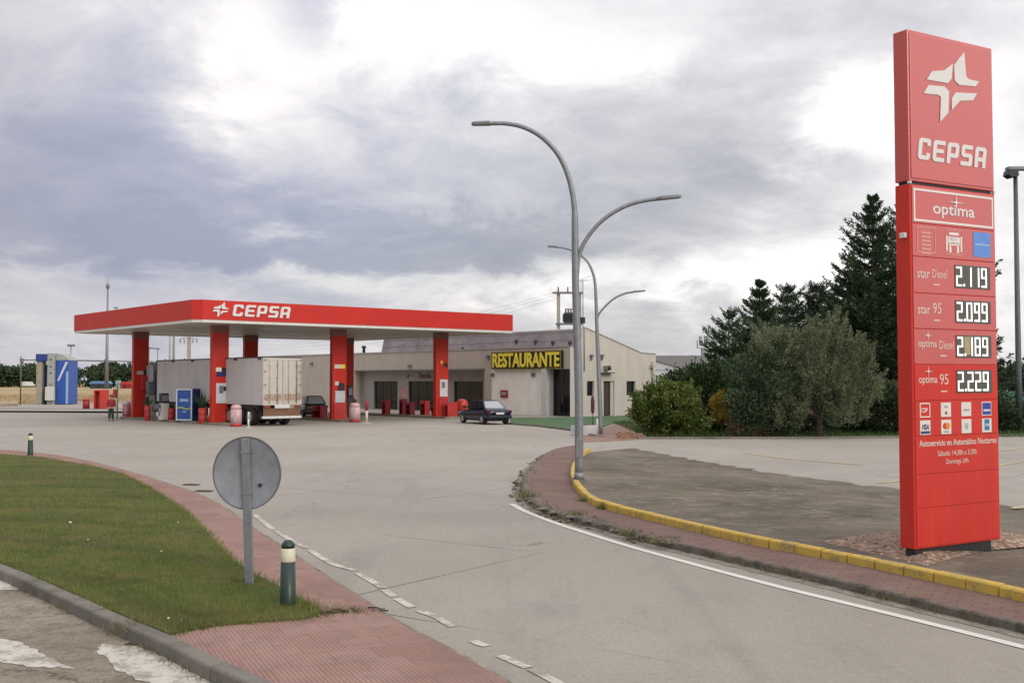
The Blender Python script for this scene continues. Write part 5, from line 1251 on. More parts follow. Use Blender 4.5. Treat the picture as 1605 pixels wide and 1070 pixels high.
# parapet coping and roof
COP = M('coping', (.40, .38, .35), .8, var=.1, dirt=.3)
m = MB(); m.box(XL, .03, -.06, .26, ZP+.001, ZP+.08); m.build('coping', COP, bld)
XR = fac(602, 531, .6)[0]; ZR = 6.15
def b_roof(q, v):
    n = q.noise(v, .5, 6, .65); st = q.noise(rotmap(q, v, BR, (.15, 1, 2)), 1.8, 6, .7)
    col = q.ramp(n, [(.3, (.18, .163, .165)), (.5, (.26, .236, .24)), (.7, (.345, .318, .318))])
    col = q.mix(q.maprange(st, .50, .70, 0, .6), col, (.42, .39, .40))
    wv = q.new('ShaderNodeTexWave', wave_type='BANDS', bands_direction='Z'); q.put(wv.inputs['Vector'], v); wv.inputs['Scale'].default_value = .55; wv.inputs['Distortion'].default_value = .6; wv.inputs['Detail Scale'].default_value = 3
    return q.mix(q.maprange(wv.outputs['Fac'], .75, 1.0, 0, .4), col, (.13, .105, .115)), st, .6
ROOF = ground_mat('weathered_fibre_roof', b_roof, .9)
zg1 = gab(1005, 553)[1]; yg1 = gab(1005, 553)[0]; zg2 = gab(1028, 555)[1]
m = MB(); m.prism([(.27, ZP-.12), (.58, ZR), (.85, ZR+.03), (yg1, zg1-.06), (yg1, zg1-.4), (.27, ZP-.5)], 'x', XR, -.12)
m.build('roof', ROOF, bld)
m = MB(); m.box(XR+.02, -.14, .30, .36, ZP+.62, ZP+.66); m.box(XR+.02, -.14, .36, .40, ZP+.30, ZP+.34)
m = MB(); m.tube([(XR, .62, ZR+.05), (-.1, .62, ZR+.05)], .07, 8); m.build('ridge_cap', M('pale_ridge', (.45, .42, .42), .8), bld)
for px, py in ((808, 537), (838.5, 537.5), (866, 539), (893, 539.5), (859, 548), (882, 548), (836, 549)):
    p = on(px, py, P0+ey*.3, ey); a = (p-P0).dot(ex); o_ = MB(); o_.lathe([(.06, 0), (.06, .22), (.16, .26), (.17, .42), (.05, .48), (0, .48)], 12); o = o_.build('roof_vent', M('dark_vent', (.06, .04, .045), .6), bld); o.location = (a, .30+(p.z-ZP)*.26+.0, p.z-.22)
# flat roof of the far part
m = MB(); m.box(XL, XR-.02, .27, GD-.02, ZP-.35, ZP-.2); m.build('flat_roof', GREYB, bld)
for px, hgt in ((563.5, .7), (720, .25)):
    a, _ = fac(px); m = MB(); m.lathe([(.13, ZP-.2), (.13, ZP+hgt*.7), (.2, ZP+hgt*.75), (.2, ZP+hgt), (0, ZP+hgt+.05)], 12); o = m.build('flue', BLACK, bld); o.location = (a, .45, 0)
# gable end
def gm(x, y, z): return (-y, x, z)             # wall_open draws along x; turn it onto the gable plane x = 0
gops = [rect((920, 597), (931, 620), gab), rect((946, 597), (963, 649), gab), rect((982, 597), (996, 619), gab)]
gops[1] = (gops[1][0], gops[1][1], 0, gops[1][3])
GZ = 4.35
gw = wall_open('gable_wall', 0, GD, 0, GZ, gops, 0, .35, CREAM, bld, lambda x, y, z: (-y, x, z))
m = MB(); m.prism([(0, GZ), (GD, GZ), (GD, zg2), (yg1, zg1), (.85, ZR+.10), (.56, ZR+.08), (.27, ZP), (0, ZP)], 'x', -.25, 0); m.build('gable_top', CREAM, bld)
m = MB()
for (ya, za_), (yb, zb_2) in (((.85, ZR+.10), (yg1, zg1)), ((yg1, zg1), (GD+.03, zg2))): m.prism([(ya, za_+.001), (yb, zb_2+.001), (yb, zb_2+.06), (ya, za_+.06)], 'x', -.30, .05)
m.build('verge_trim', COP, bld)
MB().box(XL, -.02, GD-.25, GD, 0, zg2-.1).build('rear_wall', CREAM, bld)
gmp = lambda x, y, z: (-y, x, z)
window(bld, gops[0][0], gops[0][1], gops[0][2], gops[0][3], .18, 'window', 0, 0, gmp); window(bld, gops[2][0], gops[2][1], gops[2][2], gops[2][3], .18, 'window', 0, 0, gmp)
BRN = M('brown_door', (.055, .038, .028), .6, var=.2)
f = window(bld, gops[1][0]+.0, gops[1][0]+(gops[1][1]-gops[1][0])*.72, .02, gops[1][3], .16, 'side_door', 0, 0, gmp, BRN)
m = MB(); m.box(-.34, -.10, gops[1][0]+(gops[1][1]-gops[1][0])*.73, gops[1][1], 0, gops[1][3]); m.build('door_jamb', CREAM, bld)
for px, py in ((926, 558), (942.5, 558)):
    y_, z_ = gab(px, py); m = MB(); m.box(.001, .22, y_-.10, y_+.10, z_-.06, z_+.12); m.box(.02, .16, y_-.05, y_+.05, z_-.28, z_-.06); m.build('wall_lamp', STEELD, bld, bev=.02)
ya, za_ = gab(946, 573); yb, zb_2 = gab(953, 580); m = MB(); m.box(.001, .34, ya, yb, zb_2, za_); o = m.build('air_conditioner', M('ac_grey', (.20, .20, .19), .5), bld, bev=.02)
m = MB(); m.lathe([(.16, .341), (.18, .35), (.02, .352)], 14, (0, (ya+yb)/2, (za_+zb_2)/2), axis='x'); m.build('fan_grille', BLACK, o)
m = MB(); m.box(.001, .45, ya-.3, yb+.3, zb_2-.22, zb_2-.17); m.build('bracket', BLACK, bld)
y_, z1_ = gab(1022, 566); m = MB(); m.tube([(.1, y_, z1_), (.1, y_, .1)], .07, 8); m.box(.0, .3, y_-.25, y_-.05, z1_-.5, z1_-.3); m.build('downpipe', GREYB, bld)
y_, _ = gab(915, 560); m = MB(); m.tube([(.06, y_, 3.2), (.06, y_, ZR+.2)], .03, 6); m.build('conduit', STEELD, bld)
# big yellow on black sign
sa = rect((775, 552), (884, 577.5), fac)
SG = thing('restaurant_sign', 'black sign with big yellow RESTAURANTE letters on the cream facade', 'sign', P0+ex*sa[0], BR); sw = sa[1]-sa[0]
m = MB(); m.box(0, sw, -.30, -.06, sa[2], sa[3]); m.build('sign_board', M('sign_black', (.014, .014, .012), .35), SG, bev=.015)
frame(SG, 'sign_frame', 0, sw, sa[2], sa[3], -.301, .05, M('dull_yellow', (.26, .22, .03), .5), .02)
text('RESTAURANTE', 'sign_letters', YELLOW, SG, .17, sw-.15, sa[2]+.13, sa[3]-.10, -.302, .05, .028)
for k in range(4): m = MB(); m.box(.4+k*sw/4, .5+k*sw/4, -.06, -.001, sa[2]+.2, sa[3]-.2); m.build('wall_bracket', STEELD, SG)
# antenna mast on the gable peak, H-frame transformer behind
p = on(913, 516, P0+ey*.75, ey); AN = thing('antenna_mast', 'thin lattice aerial mast rising from the gable peak', 'antenna', (p.x, p.y, ZR+.1), BR)
ht = zat(438, p.y)-ZR; m = MB()
for sx_, sy_ in ((-.10, -.08), (.10, -.08), (0, .1)): m.tube([(sx_, sy_, 0), (sx_*.8, sy_*.8, ht*.97)], .014, 5)
for k in range(14): zq = k*ht/14; m.tube([(-.1, -.08, zq), (.1, -.08, zq+ht/28), (0, .1, zq+ht/20), (-.1, -.08, zq+ht/14)], .009, 4)
m.build('lattice', STEELD, AN); 
m = MB(); m.tube([(-1.0, 0, ht*.93), (.9, 0, ht*1.03)], .012, 5)
for k in range(9): m.tube([(-.9+k*.2, -.35, ht*.935+k*.011*ht/4), (-.9+k*.2, .35, ht*.935+k*.011*ht/4)], .008, 4)
m.build('aerial', STEELD, AN); m = MB(); m.box(-.14, .14, -.14, .14, ht*.10, ht*.22); m.build('junction_box', BLACK, AN)
YT = 92.; TF = thing('transformer_frame', 'pole mounted transformer on a concrete H frame behind the roof', 'transformer', (xat(876, YT), YT, 0)); X_ = lambda px: xat(px, YT)-xat(876, YT); Z_ = lambda py: zat(py, YT)
for px in (875.5, 908): m = MB(); m.box(X_(px)-.14, X_(px)+.14, -.12, .12, 0, Z_(457)); m.build('pole', CONC_POST, TF)
m = MB(); m.box(X_(866), X_(914), -.28, -.121, Z_(460.5), Z_(457.5)); m.build('crossbar', M('rusty_grey', (.15, .145, .13), .7), TF)
m = MB(); m.box(X_(871), X_(913), -.30, -.121, Z_(509), Z_(506)); m.box(X_(871), X_(913), .121, .3, Z_(509), Z_(506)); m.build('platform', STEELD, TF)
m = MB(); m.box(X_(884), X_(898), -.35, .35, Z_(506), Z_(490)); 
for k in range(7): m.box(X_(884)-.10, X_(884), -.30+k*.09, -.27+k*.09, Z_(504), Z_(492))
for k in range(8): m.box(X_(885)+k*.085, X_(885)+k*.085+.03, -.43, -.35, Z_(504), Z_(492))
m.build('transformer_tank', M('tank_dark', (.035, .042, .045), .5), TF, bev=.01)
for px in (887, 891, 895): m = MB(); m.lathe([(.05, 0), (.09, .08), (.05, .12), (.09, .20), (.05, .24), (.03, .34)], 10, (X_(px), 0, Z_(490))); m.build('insulator', M('insulator_brown', (.10, .06, .05), .3), TF)
m = MB(); m.box(X_(885.5), X_(899), -.12, .12, Z_(485), Z_(483.5)); m.build('bus_bar', STEELD, TF)
for px in (875, 890): m = MB(); m.lathe([(.04, 0), (.08, .1), (.04, .2), (.07, .3), (.02, .45)], 8, (X_(px), -.2, Z_(457.5))); m.build('insulator', M('insulator_brown', (.10, .06, .05), .3), TF)
def wire(a, b, sag, r=.012):
    a, b = Vector(a), Vector(b); return [a.lerp(b, t/14)-Vector((0, 0, sag*4*(t/14)*(1-t/14))) for t in range(15)]
for k, (px, py, lab) in enumerate(((867, 459, 'topmost thin overhead cable running left from the transformer frame'), (872, 462, 'second thin overhead cable from the transformer frame'), (878, 466, 'lowest thin overhead cable from the transformer frame'))):
    a = Vector((xat(px, YT), YT-.2, zat(py, YT))); b = Vector((xat(296, 190)+k, 190, zat(531, 190))); m = MB(); m.tube([p_ for p_ in wire(a, b, 2.5+.3*k)], .008, 4); tag(m.build('power_cable', STEELD), lab, 'cable', 'overhead cables')
# grey shed and mobile mast beyond
YW = 125.; WX = lambda px: xat(px, YW); ZW = lambda py: zat(py, YW)
SH = thing('warehouse', 'pale grey shed with dark roof behind the restaurant', 'warehouse', (WX(1022), YW, 0)); o0 = WX(1022)
m = MB(); m.prism([(0, 0), (WX(1092)-o0, 0), (WX(1092)-o0, ZW(584)), (WX(1028)-o0, ZW(566)), (0, ZW(566))], 'y', 0, 20); m.build('wall', M('shed_white', (.50, .50, .52), .7, var=.05), SH)
m = MB(); m.prism([(-.5, ZW(565.5)), (WX(1028)-o0, ZW(565.5)), (WX(1100)-o0, ZW(586)), (WX(1112)-o0, ZW(586)), (WX(1112)-o0, ZW(557)), (-.5, ZW(557))], 'y', -.2, 21); m.build('roof', M('shed_roof', (.21, .205, .21), .8, var=.08), SH)
m = MB(); m.box(0, WX(1095)-o0, -.06, -.002, ZW(580), ZW(578.5)); m.build('trim', M('shed_trim', (.33, .33, .36), .7), SH)
m = MB(); m.box(WX(1045)-o0, WX(1076)-o0, -.05, -.002, 1.2, ZW(592)); m.build('shutter', M('shutter_dark', (.07, .075, .09), .6), SH)
MM = thing('telecom_mast', 'telecom mast with two drum antennas behind the conifers', 'mast', (xat(1102, 150), 150, 0)); s_ = F_PX/150
m = MB(); m.tube([(0, 0, 0), (0, 0, zat(545, 150))], [.35, .28], 10); m.build('mast', STEELD, MM)
for dx_ in (-.33, .33): m = MB(); m.lathe([(.22, zat(541, 150)), (.22, zat(527, 150)), (0, zat(526.5, 150))], 10, (dx_, 0, 0)); m.build('antenna_drum', M('antenna_grey', (.22, .235, .25), .5), MM)
m = MB(); m.tube([(-.75, .2, zat(545, 150)), (-.75, .2, zat(533, 150))], .07, 6); m.tube([(-.75, .2, zat(545, 150)), (0, 0, zat(546, 150))], .05, 6); m.build('whip', STEELD, MM)

# turf strip, brick apron and low barrier in front of the restaurant
tp = [g(x, y, .04) for x, y in ((800, 654), (853, 654), (985, 651), (1045, 651), (1045, 668), (985, 660), (960, 663), (935, 672), (912, 676), (880, 672), (840, 667), (800, 664))]
struct(polygon('turf_strip', tp, TURF, .04))
m = MB(); sweep(m, smooth_path([g(x, y, 0) for x, y in ((796, 664.5), (840, 668), (880, 672.5), (912, 677.5), (930, 684))], 5), [(-.10, 0), (-.09, .10), (.10, .10), (.12, .04)]); struct(m.build('kerb', KERB))
bp = [g(x, y, .03) for x, y in ((912, 678), (937, 673.5), (962, 664.5), (988, 661.5), (1000, 688), (960, 690), (912, 692))]
struct(polygon('brick_paving', bp, M('orange_brick_paving', (.24, .145, .105), .9, var=.25, scale=1.5, coord='World', dirt=.4, dirtc=(.22, .17, .13)), .03))
p = g(966, 688); BW = thing('brick_wall', 'low crumbling orange brick wall beside the round bush', 'wall', p, R(8)); m = MB()
for k in range(5):
    for j in range(4 if k < 3 else 3): m.box(k*.24+(j % 2)*.1, k*.24+.23+(j % 2)*.1, -.12+random.uniform(-.02, .02), .12, j*.085, j*.085+.08)
m.build('bricks', M('orange_brick', (.27, .155, .105), .9, var=.3, scale=3, dirt=.4), BW, bev=.01)
p = g(912, 683); q1 = g(936, 682); LB = thing('low_barrier', 'low white box barrier at the foot of the distant lamp', 'barrier', p, math.atan2(q1.y-p.y, q1.x-p.x)); L_ = (q1-p).length
m = MB(); m.box(0, L_, 0, .8, 0, .48); m.build('white_box', M('barrier_white', (.56, .56, .57), .6, var=.08, dirt=.3), LB, bev=.02); m = MB(); m.box(.03, L_-.03, .03, .77, .481, .50); m.build('soil_top', M('planter_soil', (.07, .06, .045), .95), LB)
p = g(936, 682); m = MB(); m.lathe([(.05, 0), (.05, .75), (0, .8)], 10); o = m.build('marker_post', WHITE); o.location = p; tag(o, 'short white marker post at the foot of the distant lamp', 'post')
p = g(929, 668); t = thing('banner', 'furled maroon banner on a stick next to the distant lamp', 'banner', p); m = MB(); m.tube([(0, 0, 0), (0, 0, 1.85)], .025, 6); m.build('stick', STEELD, t); m = MB(); m.lathe([(.05, 0.72), (.10, .85), (.11, 1.4), (.06, 1.7), (0, 1.72)], 10); m.v = [(x, y*.5, z) for x, y, z in m.v]; m.build('cloth', M('maroon_cloth', (.11, .035, .05), .9, var=.2), t)

# ================================================================== FAR LEFT AND BACKDROP
YC = 110.; o0 = xat(57, YC)
CWS = thing('car_wash', 'blue and grey roll over car wash arch with white control box', 'car wash', (o0, YC, .05)); X_ = lambda px: xat(px, YC)-o0; Z_ = lambda py: zat(py, YC)-.05
WGREY = M('wash_grey', (.34, .35, .34), .6, var=.1, dirt=.25)
m = MB(); m.box(0, X_(66.5), 0, 1.0, 0, Z_(566)); m.box(X_(60), X_(65), -.04, -.002, Z_(598), Z_(572)); m.build('left_post', M('wash_beige', (.32, .30, .24), .7, var=.15, dirt=.3), CWS, bev=.03)
m = MB(); m.box(X_(57), X_(76), -.2, .9, Z_(566)+.005, Z_(554.5)); m.build('top_beam', M('beam_blue', (.02, .045, .22), .4), CWS, bev=.05)
m = MB(); m.box(X_(76)+.01, X_(87), -.3, 1.2, 0, Z_(553.5)); m.build('right_post', WGREY, CWS, bev=.03)
for py in (562, 573, 583, 601): m = MB(); m.box(X_(79.5), X_(83.5), -.34, -.302, Z_(py+2.5), Z_(py)); m.build('wall_lamp', STEELD, CWS)
m = MB(); m.box(X_(76), X_(89), -.75, -.31, Z_(627), Z_(606)); m.build('control_box', M('box_white', (.58, .57, .52), .5, var=.06, dirt=.2), CWS, bev=.03)
m = MB(); m.box(X_(88), X_(107.5), .0, 2.4, .1, Z_(565)); d = m.build('side_panel', BLUE, CWS, bev=.05)
m = MB(); m.prism([(X_(90), Z_(597)), (X_(93.5), Z_(596)), (X_(107), Z_(567)), (X_(103), Z_(567))], 'y', -.03, -.002); m.build('white_stripe', M('stripe_white', (.56, .58, .62), .5), d)
m = MB(); m.box(X_(104), X_(107.4), -.03, -.002, .15, Z_(582)); m.build('pale_edge', BLUEL, d)
m = MB(); m.prism([(X_(87)+.01, Z_(564.5)), (X_(108), Z_(564.5)), (X_(105), Z_(560)), (X_(99), Z_(556)), (X_(92), Z_(554)), (X_(87)+.01, Z_(553.5))], 'y', .05, 2.2); m.build('arch_roof', WGREY, CWS, bev=.03)
m = MB(); m.lathe([(.5, .1), (.62, .4), (.62, Z_(575)), (.4, Z_(572))], 16, (X_(72), 1.0, 0)); m.build('wash_brush', M('brush_navy', (.012, .03, .075), .95, var=.4, scale=14), CWS)
m = MB(); m.box(-.4, X_(110), -.9, 3, -.05, .02); m.build('plinth', KERB, CWS)
p_ = g(33, 637); t = thing('overhead_rail', 'thin dark overhead rail on a pole left of the car wash', 'rail', (xat(33, YC+1), YC+1, 0)); x_ = lambda px: xat(px, YC+1)-xat(33, YC+1); z_ = lambda py: zat(py, YC+1)
m = MB(); m.tube([(0, 0, 0), (0, 0, z_(559))], .07, 6); m.build('pole', M('rail_brown', (.12, .10, .09), .7), t); m = MB(); m.tube([(0, 0, z_(564)), (x_(57), 0, z_(564))], .06, 6); m.box(-.1, .25, -.1, .1, z_(566), z_(562)); m.build('rail', STEELD, t)
t = thing('pipe_rail', 'long thin grey overhead pipe right of the car wash', 'pipe', (xat(108, YC+4), YC+4, 0)); x_ = lambda px: xat(px, YC+4)-xat(108, YC+4); z_ = lambda py: zat(py, YC+4)
m = MB(); m.tube([(0, 0, z_(564.5)), (x_(250), 0, z_(567))], .07, 6); m.build('pipe', STEEL, t); m = MB(); m.tube([(x_(108), 0, 0), (x_(108), 0, z_(564.5))], .06, 6); m.tube([(x_(250), 0, 0), (x_(250), 0, z_(567))], .06, 6); m.build('supports', STEEL, t)
def lamp_small(px, pyb, pyt, Y, lab):
    t = thing('lamp_post', lab, 'lamp post', (xat(px, Y), Y, 0)); m = MB(); m.tube([(0, 0, 0), (.25, 0, zat(pyt, Y))], .05, 6); m.build('pole', STEEL, t); m = MB(); m.box(-.1, .6, -.2, .2, zat(pyt, Y), zat(pyt, Y)+.22); m.build('lamp', STEELD, t)
lamp_small(107.5, 600, 543, 118, 'slim lamp post rising behind the blue car wash')
t = thing('tall_mast', 'very tall grey tapering mast behind the left end of the canopy', 'mast', (xat(167.5, 320), 320, 0)); m = MB(); hm = zat(452, 320); m.tube([(0, 0, 0), (0, 0, hm*.35), (0, 0, hm)], [.62, .42, .24], 10); m.build('pole', STEEL, t); m = MB(); m.lathe([(.2, hm), (.5, hm+.1), (.5, hm+1.3), (.1, hm+1.5), (.05, hm+3.5)], 10); m.build('mast_head', STEELD, t)
for px, pyt, lab in ((266, 524, 'thin grey pole seen under the canopy, left of the pair'), (272, 524, 'slightly thicker grey pole seen under the canopy, right of the pair')):
    t = thing('utility_pole', lab, 'pole', (xat(px, 150), 150, 0)); m = MB(); m.tube([(0, 0, 0), (0, 0, zat(500 if px < 270 else 506, 150))], [.16 if px < 270 else .24, .11], 8); m.build('pole', CONC_POST if px < 270 else STEELD, t)
t = thing('power_pylon', 'concrete power pole with drooping arms seen above the trailer', 'pylon', (xat(296, 190), 190, 0)); x_ = lambda px: xat(px, 190)-xat(296, 190); z_ = lambda py: zat(py, 190)
m = MB(); m.box(-.28, .28, -.25, .25, 0, z_(528)); m.build('pole', CONC_POST, t)
for s_ in (-1, 1):
    m = MB(); m.tube([(0, -.3, z_(528.5)), (s_*.8, -.3, z_(529)), (s_*1.5, -.3, z_(532))], .07, 6); m.build('arm', CONC_POST, t)
    for k in (.75, 1.45): m = MB(); m.lathe([(.05, 0), (.12, -.2), (.05, -.3), (.12, -.5), (.03, -.8)], 8, (s_*k, -.3, z_(530.5))); m.build('insulator', STEELD, t)
t = thing('portal_frame', 'thin dark portal frame between the left column and trailer', 'frame', (xat(233, 140), 140, 0)); x_ = lambda px: xat(px, 140)-xat(233, 140); z_ = lambda py: zat(py, 140)
m = MB(); m.tube([(0, 0, 0), (0, 0, z_(544))], .1, 6); m.tube([(x_(247), 0, 0), (x_(247), 0, z_(547))], .06, 6); m.build('posts', STEELD, t); m = MB(); m.tube([(0, 0, z_(545)), (x_(250), 0, z_(546.5))], .09, 6); m.build('beam', STEELD, t)
# far sheds and field objects
def hut(px0, px1, py0, py1, Y, nm, lab, cat, body, roofm, peak=0):
    x0_ = xat(px0, Y); w_ = xat(px1, Y)-x0_; h = zat(py0, Y); t = thing(nm, lab, cat, (x0_, Y, 0)); m = MB(); m.box(0, w_, 0, w_*.3, 0, h*.62); m.build('body', body, t)
    m = MB(); m.prism([(-.2, h*.62), (w_+.2, h*.62), (w_*.9, h), (w_*.1, h)], 'y', -.2, w_*.3+.2); m.build('roof', roofm, t); m = MB(); m.box(w_*.35, w_*.5, -.03, -.002, .1, h*.5); m.build('opening', BLACK, t)
hut(141, 173, 597, 608, 330, 'blue_shed', 'low dark shed with blue roof beyond the dry field', 'shed', M('shed_dark', (.03, .04, .06), .8), M('blue_roof', (.12, .24, .46), .6))
hut(189, 206, 598, 608, 326, 'red_hut', 'small red hut beyond the dry field', 'hut', REDDARK, REDPL)
hut(182, 189, 596, 608, 332, 'teal_tent', 'small pale teal tent beside the red hut', 'tent', M('tent_teal', (.25, .38, .38), .8), M('tent_teal', (.25, .38, .38), .8))
t = thing('parked_van', 'tiny white van far off below the pine wood', 'van', (xat(40, 384), 384, 0), R(65)); m = MB(); m.prism([(0, .4), (4.4, .4), (4.4, 1.0), (3.7, 1.15), (3.2, 1.9), (0, 1.95)], 'y', 0, 1.8); m.build('body', WHITE, t, bev=.1); 
for x in (.8, 3.5): wheel(t, (x, .1, .33), .33, .2, RIM, axis='y')
# stone mounds / dry clumps and a low kerb along the field edge
DRY = leaf_mat('dry_stalks', (.20, .145, .07), (.36, .27, .15), (.50, .40, .25), .9, .2, .4)
n = 26000; x = rng.uniform(-85, -25, n); y = rng.uniform(116, 190, n); cl = np.sin(x*.9)+np.sin(y*.7+x*.3); ok = cl > -.2
B2 = blades(x[ok], y[ok], np.full(ok.sum(), -.03), .10, .38, .05, .8)
stuff(np_mesh('dry_grass', B2, 3, DRY), 'tufts of dry straw coloured grass on the field behind the forecourt', 'dry grass')
m = MB(); struct(polygon('pavement', [g(-420, 643, .13), g(0, 643.5, .13), g(205, 644.5, .13), g(225, 631, .13), g(110, 631, .13), g(50, 632.5, .13), g(0, 636, .13), g(-420, 638, .13)], CONC)); sweep(m, [g(-420, 642), g(0, 642.5), g(205, 643.5)], [(-.15, 0), (-.14, .16), (.3, .16), (.3, 0)]); struct(m.build('kerb', KERB))
PS = M('pale_stone', (.34, .27, .19), .95, var=.2, scale=3)
for k, px in enumerate((3, 10, 17, 24)):
    Yk = 103+k*.6; bm = bmesh.new(); bmesh.ops.create_icosphere(bm, subdivisions=3, radius=.33)
    for vt in bm.verts: vt.co *= 1+.22*math.sin(vt.co.x*9+k)*math.cos(vt.co.y*8+k*2); vt.co.z *= .95
    me = bpy.data.meshes.new('boulder'); bm.to_mesh(me); bm.free(); me.materials.append(PS); o = bpy.data.objects.new('boulder', me); COL.objects.link(o); o.location = (xat(px, Yk), Yk, .3)
    tag(o, ('pale boulder at the very left edge of the field, first of four', 'pale boulder second from the left at the field edge', 'pale boulder third from the left at the field edge', 'pale boulder nearest to the thin brown rail pole')[k], 'boulder', 'boulders at the field edge')

# ================================================================== TREES
def quads(c, size, aspect=.5, flat=0.0, dirs=None, drop=0.0):
    n = len(c); d = rng.normal(size=(n, 3)) if dirs is None else dirs+rng.normal(scale=.45, size=(n, 3))
    d[:, 2] -= drop; d /= np.linalg.norm(d, axis=1)[:, None]+1e-9
    r = rng.normal(size=(n, 3)); r[:, 2] *= (1-flat); s_ = np.cross(d, r); s_ /= np.linalg.norm(s_, axis=1)[:, None]+1e-9
    L = size*rng.uniform(.6, 1.3, n); a = d*L[:, None]; b = s_*(L*aspect)[:, None]*.5
    return np.stack([c, c+a*.45+b, c+a, c+a*.5-b], 1)
BARK = M('bark', (.085, .065, .048), .95, var=.3, scale=5, bump=.6, bscale=18)
def limbs(mb, base, tips, r0, wig=.12):
    for t in tips:
        b = Vector(base); t = Vector(t); mid = b.lerp(t, .5)+Vector((random.uniform(-wig, wig), random.uniform(-wig, wig), random.uniform(0, wig)))
        mb.tube(smooth_path([b, mid, t], 4), [r0*(1-.8*i/8) for i in range(9)], 7)
def blob_crown(ells, n, size, nclump, cr, surf=.75):
    """leaf positions in clumps spread through ellipsoids (cx, cy, cz, rx, ry, rz)"""
    vol = np.array([e[3]*e[4]*e[5] for e in ells]); vol = vol**.75; pick = rng.choice(len(ells), nclump, p=vol/vol.sum()); E = np.array(ells, float)[pick]
    d = rng.normal(size=(nclump, 3)); d /= np.linalg.norm(d, axis=1)[:, None]; rr = rng.uniform(0, 1, nclump)**(1/3); rr = np.where(rng.random(nclump) < surf, rng.uniform(.72, 1.06, nclump), rr)
    cc = E[:, :3]+d*E[:, 3:]*rr[:, None]; k = rng.integers(0, nclump, n)
    return cc[k]+rng.normal(scale=cr, size=(n, 3))*np.array([1, 1, .8]), cc, d, k
def broadleaf(name, label, cat, base, ells, n, size, mat, nclump=160, cr=.22, aspect=.55, trunk_r=.12, fork=.5, group=None, up=.4, minz=.05, shoots=None):
    t = thing(name, label, cat, base, 0, group)
    c, cc, d, k = blob_crown(ells, n, size, nclump, cr); ok = c[:, 2] > minz; c = c[ok]; k = k[ok]
    dirs = d[k]*.8+np.array([0, 0, up])
    if shoots: c2, d2 = plumes(ells, *shoots); c = np.concatenate([c, c2]); dirs = np.concatenate([dirs, d2])
    np_mesh('crown', quads(c, size, aspect, dirs=dirs).reshape(-1, 3), 4, mat, t)
    m = MB(); idx = rng.choice(len(cc), min(len(cc), 22), replace=False); zf = fork
    m.tube([(0, 0, -.1), (.03, .02, zf*.5), (0, 0, zf)], [trunk_r*1.25, trunk_r, trunk_r*.9], 9)
    limbs(m, (0, 0, zf*.85), [tuple(cc[i]*np.array([.85, .85, .92])) for i in idx], trunk_r*.55); m.build('trunk', BARK, t); return t
def plumes(ells, n, nclump, h0, h1, rad):
    """leaf positions in upright feathery shoots rising from the skin of the ellipsoids"""
    vol = np.array([e[3]*e[4]+e[4]*e[5] for e in ells]); pick = rng.choice(len(ells), nclump, p=vol/vol.sum()); E = np.array(ells, float)[pick]
    d = rng.normal(size=(nclump, 3)); d[:, 2] = np.abs(d[:, 2])*.9-.35; d /= np.linalg.norm(d, axis=1)[:, None]
    b = E[:, :3]+d*E[:, 3:]*rng.uniform(.55, 1.0, nclump)[:, None]; lean = d*np.array([.55, .55, 0])+np.array([0, 0, 1.]); L = rng.uniform(h0, h1, nclump)
    k = rng.integers(0, nclump, n); s_ = rng.random(n); c = b[k]+lean[k]*(L[k]*(s_-.35))[:, None]+rng.normal(size=(n, 3))*(rad*(1.15-s_))[:, None]
    return c, lean[k]
def conifer(label, base, H, Rb, mat, nb=150, per=95, size=.26, z0=.05, lean=0, droop=.10, group='conifers behind the lot', power=.8, ragged=.28):
    t = thing('conifer_tree', label, 'conifer', base, 0, group); cs = []; ds = []; m = MB(); ntier = max(9, int(H*1.55))
    m.tube([(0, 0, -.1), (lean*.4, 0, H*.5), (lean, 0, H*.985)], [.035*H*.5+.05, .022*H*.5+.03, .015], 9)
    for i in range(nb):
        f = (i+rng.random())/nb; f = .55*f+.45*(np.floor(f*ntier)+.5)/ntier; z = H*(z0+(1-z0)*f**.95); a = rng.uniform(0, 2*PI); cx = lean*z/H
        L = Rb*(1-f)**power*(1-ragged+2*ragged*rng.random())*(1+.18*math.sin(3*a+z))+.10
        up = .22+.55*f**2-.18*(1-f); nn = max(14, int(per*(.3+.7*L/Rb)))
        s_ = rng.uniform(.05, 1, nn)**.7; side = rng.normal(size=nn); lat = side*(.17*L*(1.08-s_)+.03)
        zz_ = z+L*s_*up-droop*L*np.sin(s_*PI*.8)+.16*L*s_**3-np.abs(lat)*.28+rng.normal(scale=.03+.008*L, size=nn)
        cs.append(np.stack([cx+np.cos(a)*L*s_-np.sin(a)*lat, np.sin(a)*L*s_+np.cos(a)*lat, zz_], 1))
        ds.append(np.stack([np.cos(a)-np.sin(a)*np.sign(side)*.55, np.sin(a)+np.cos(a)*np.sign(side)*.55, up+.25+0*s_], 1))
        if i % 2 == 0: m.tube([(cx, 0, z), (cx+math.cos(a)*L*.5, math.sin(a)*L*.5, z+L*.5*up-droop*L*.9), (cx+math.cos(a)*L*.9, math.sin(a)*L*.9, z+L*up*.9)], [.015+.010*L, .010+.005*L, .005], 5)
    k = 90; hz_ = rng.random(k)*.09; cs.append(np.stack([lean+rng.normal(size=k)*(.015+hz_*1.1), rng.normal(size=k)*(.015+hz_*1.1), H*(1-hz_)], 1)); ds.append(np.tile([0, 0, 1.3], (k, 1)))
    c = np.concatenate(cs); d = np.concatenate(ds); sz = size*np.interp(c[:, 2]/H, [0, .6, .92, 1], [1, .95, .62, .5])
    np_mesh('crown', quads(c, sz, .30, dirs=d).reshape(-1, 3), 4, mat, t); m.build('trunk', BARK, t); return t
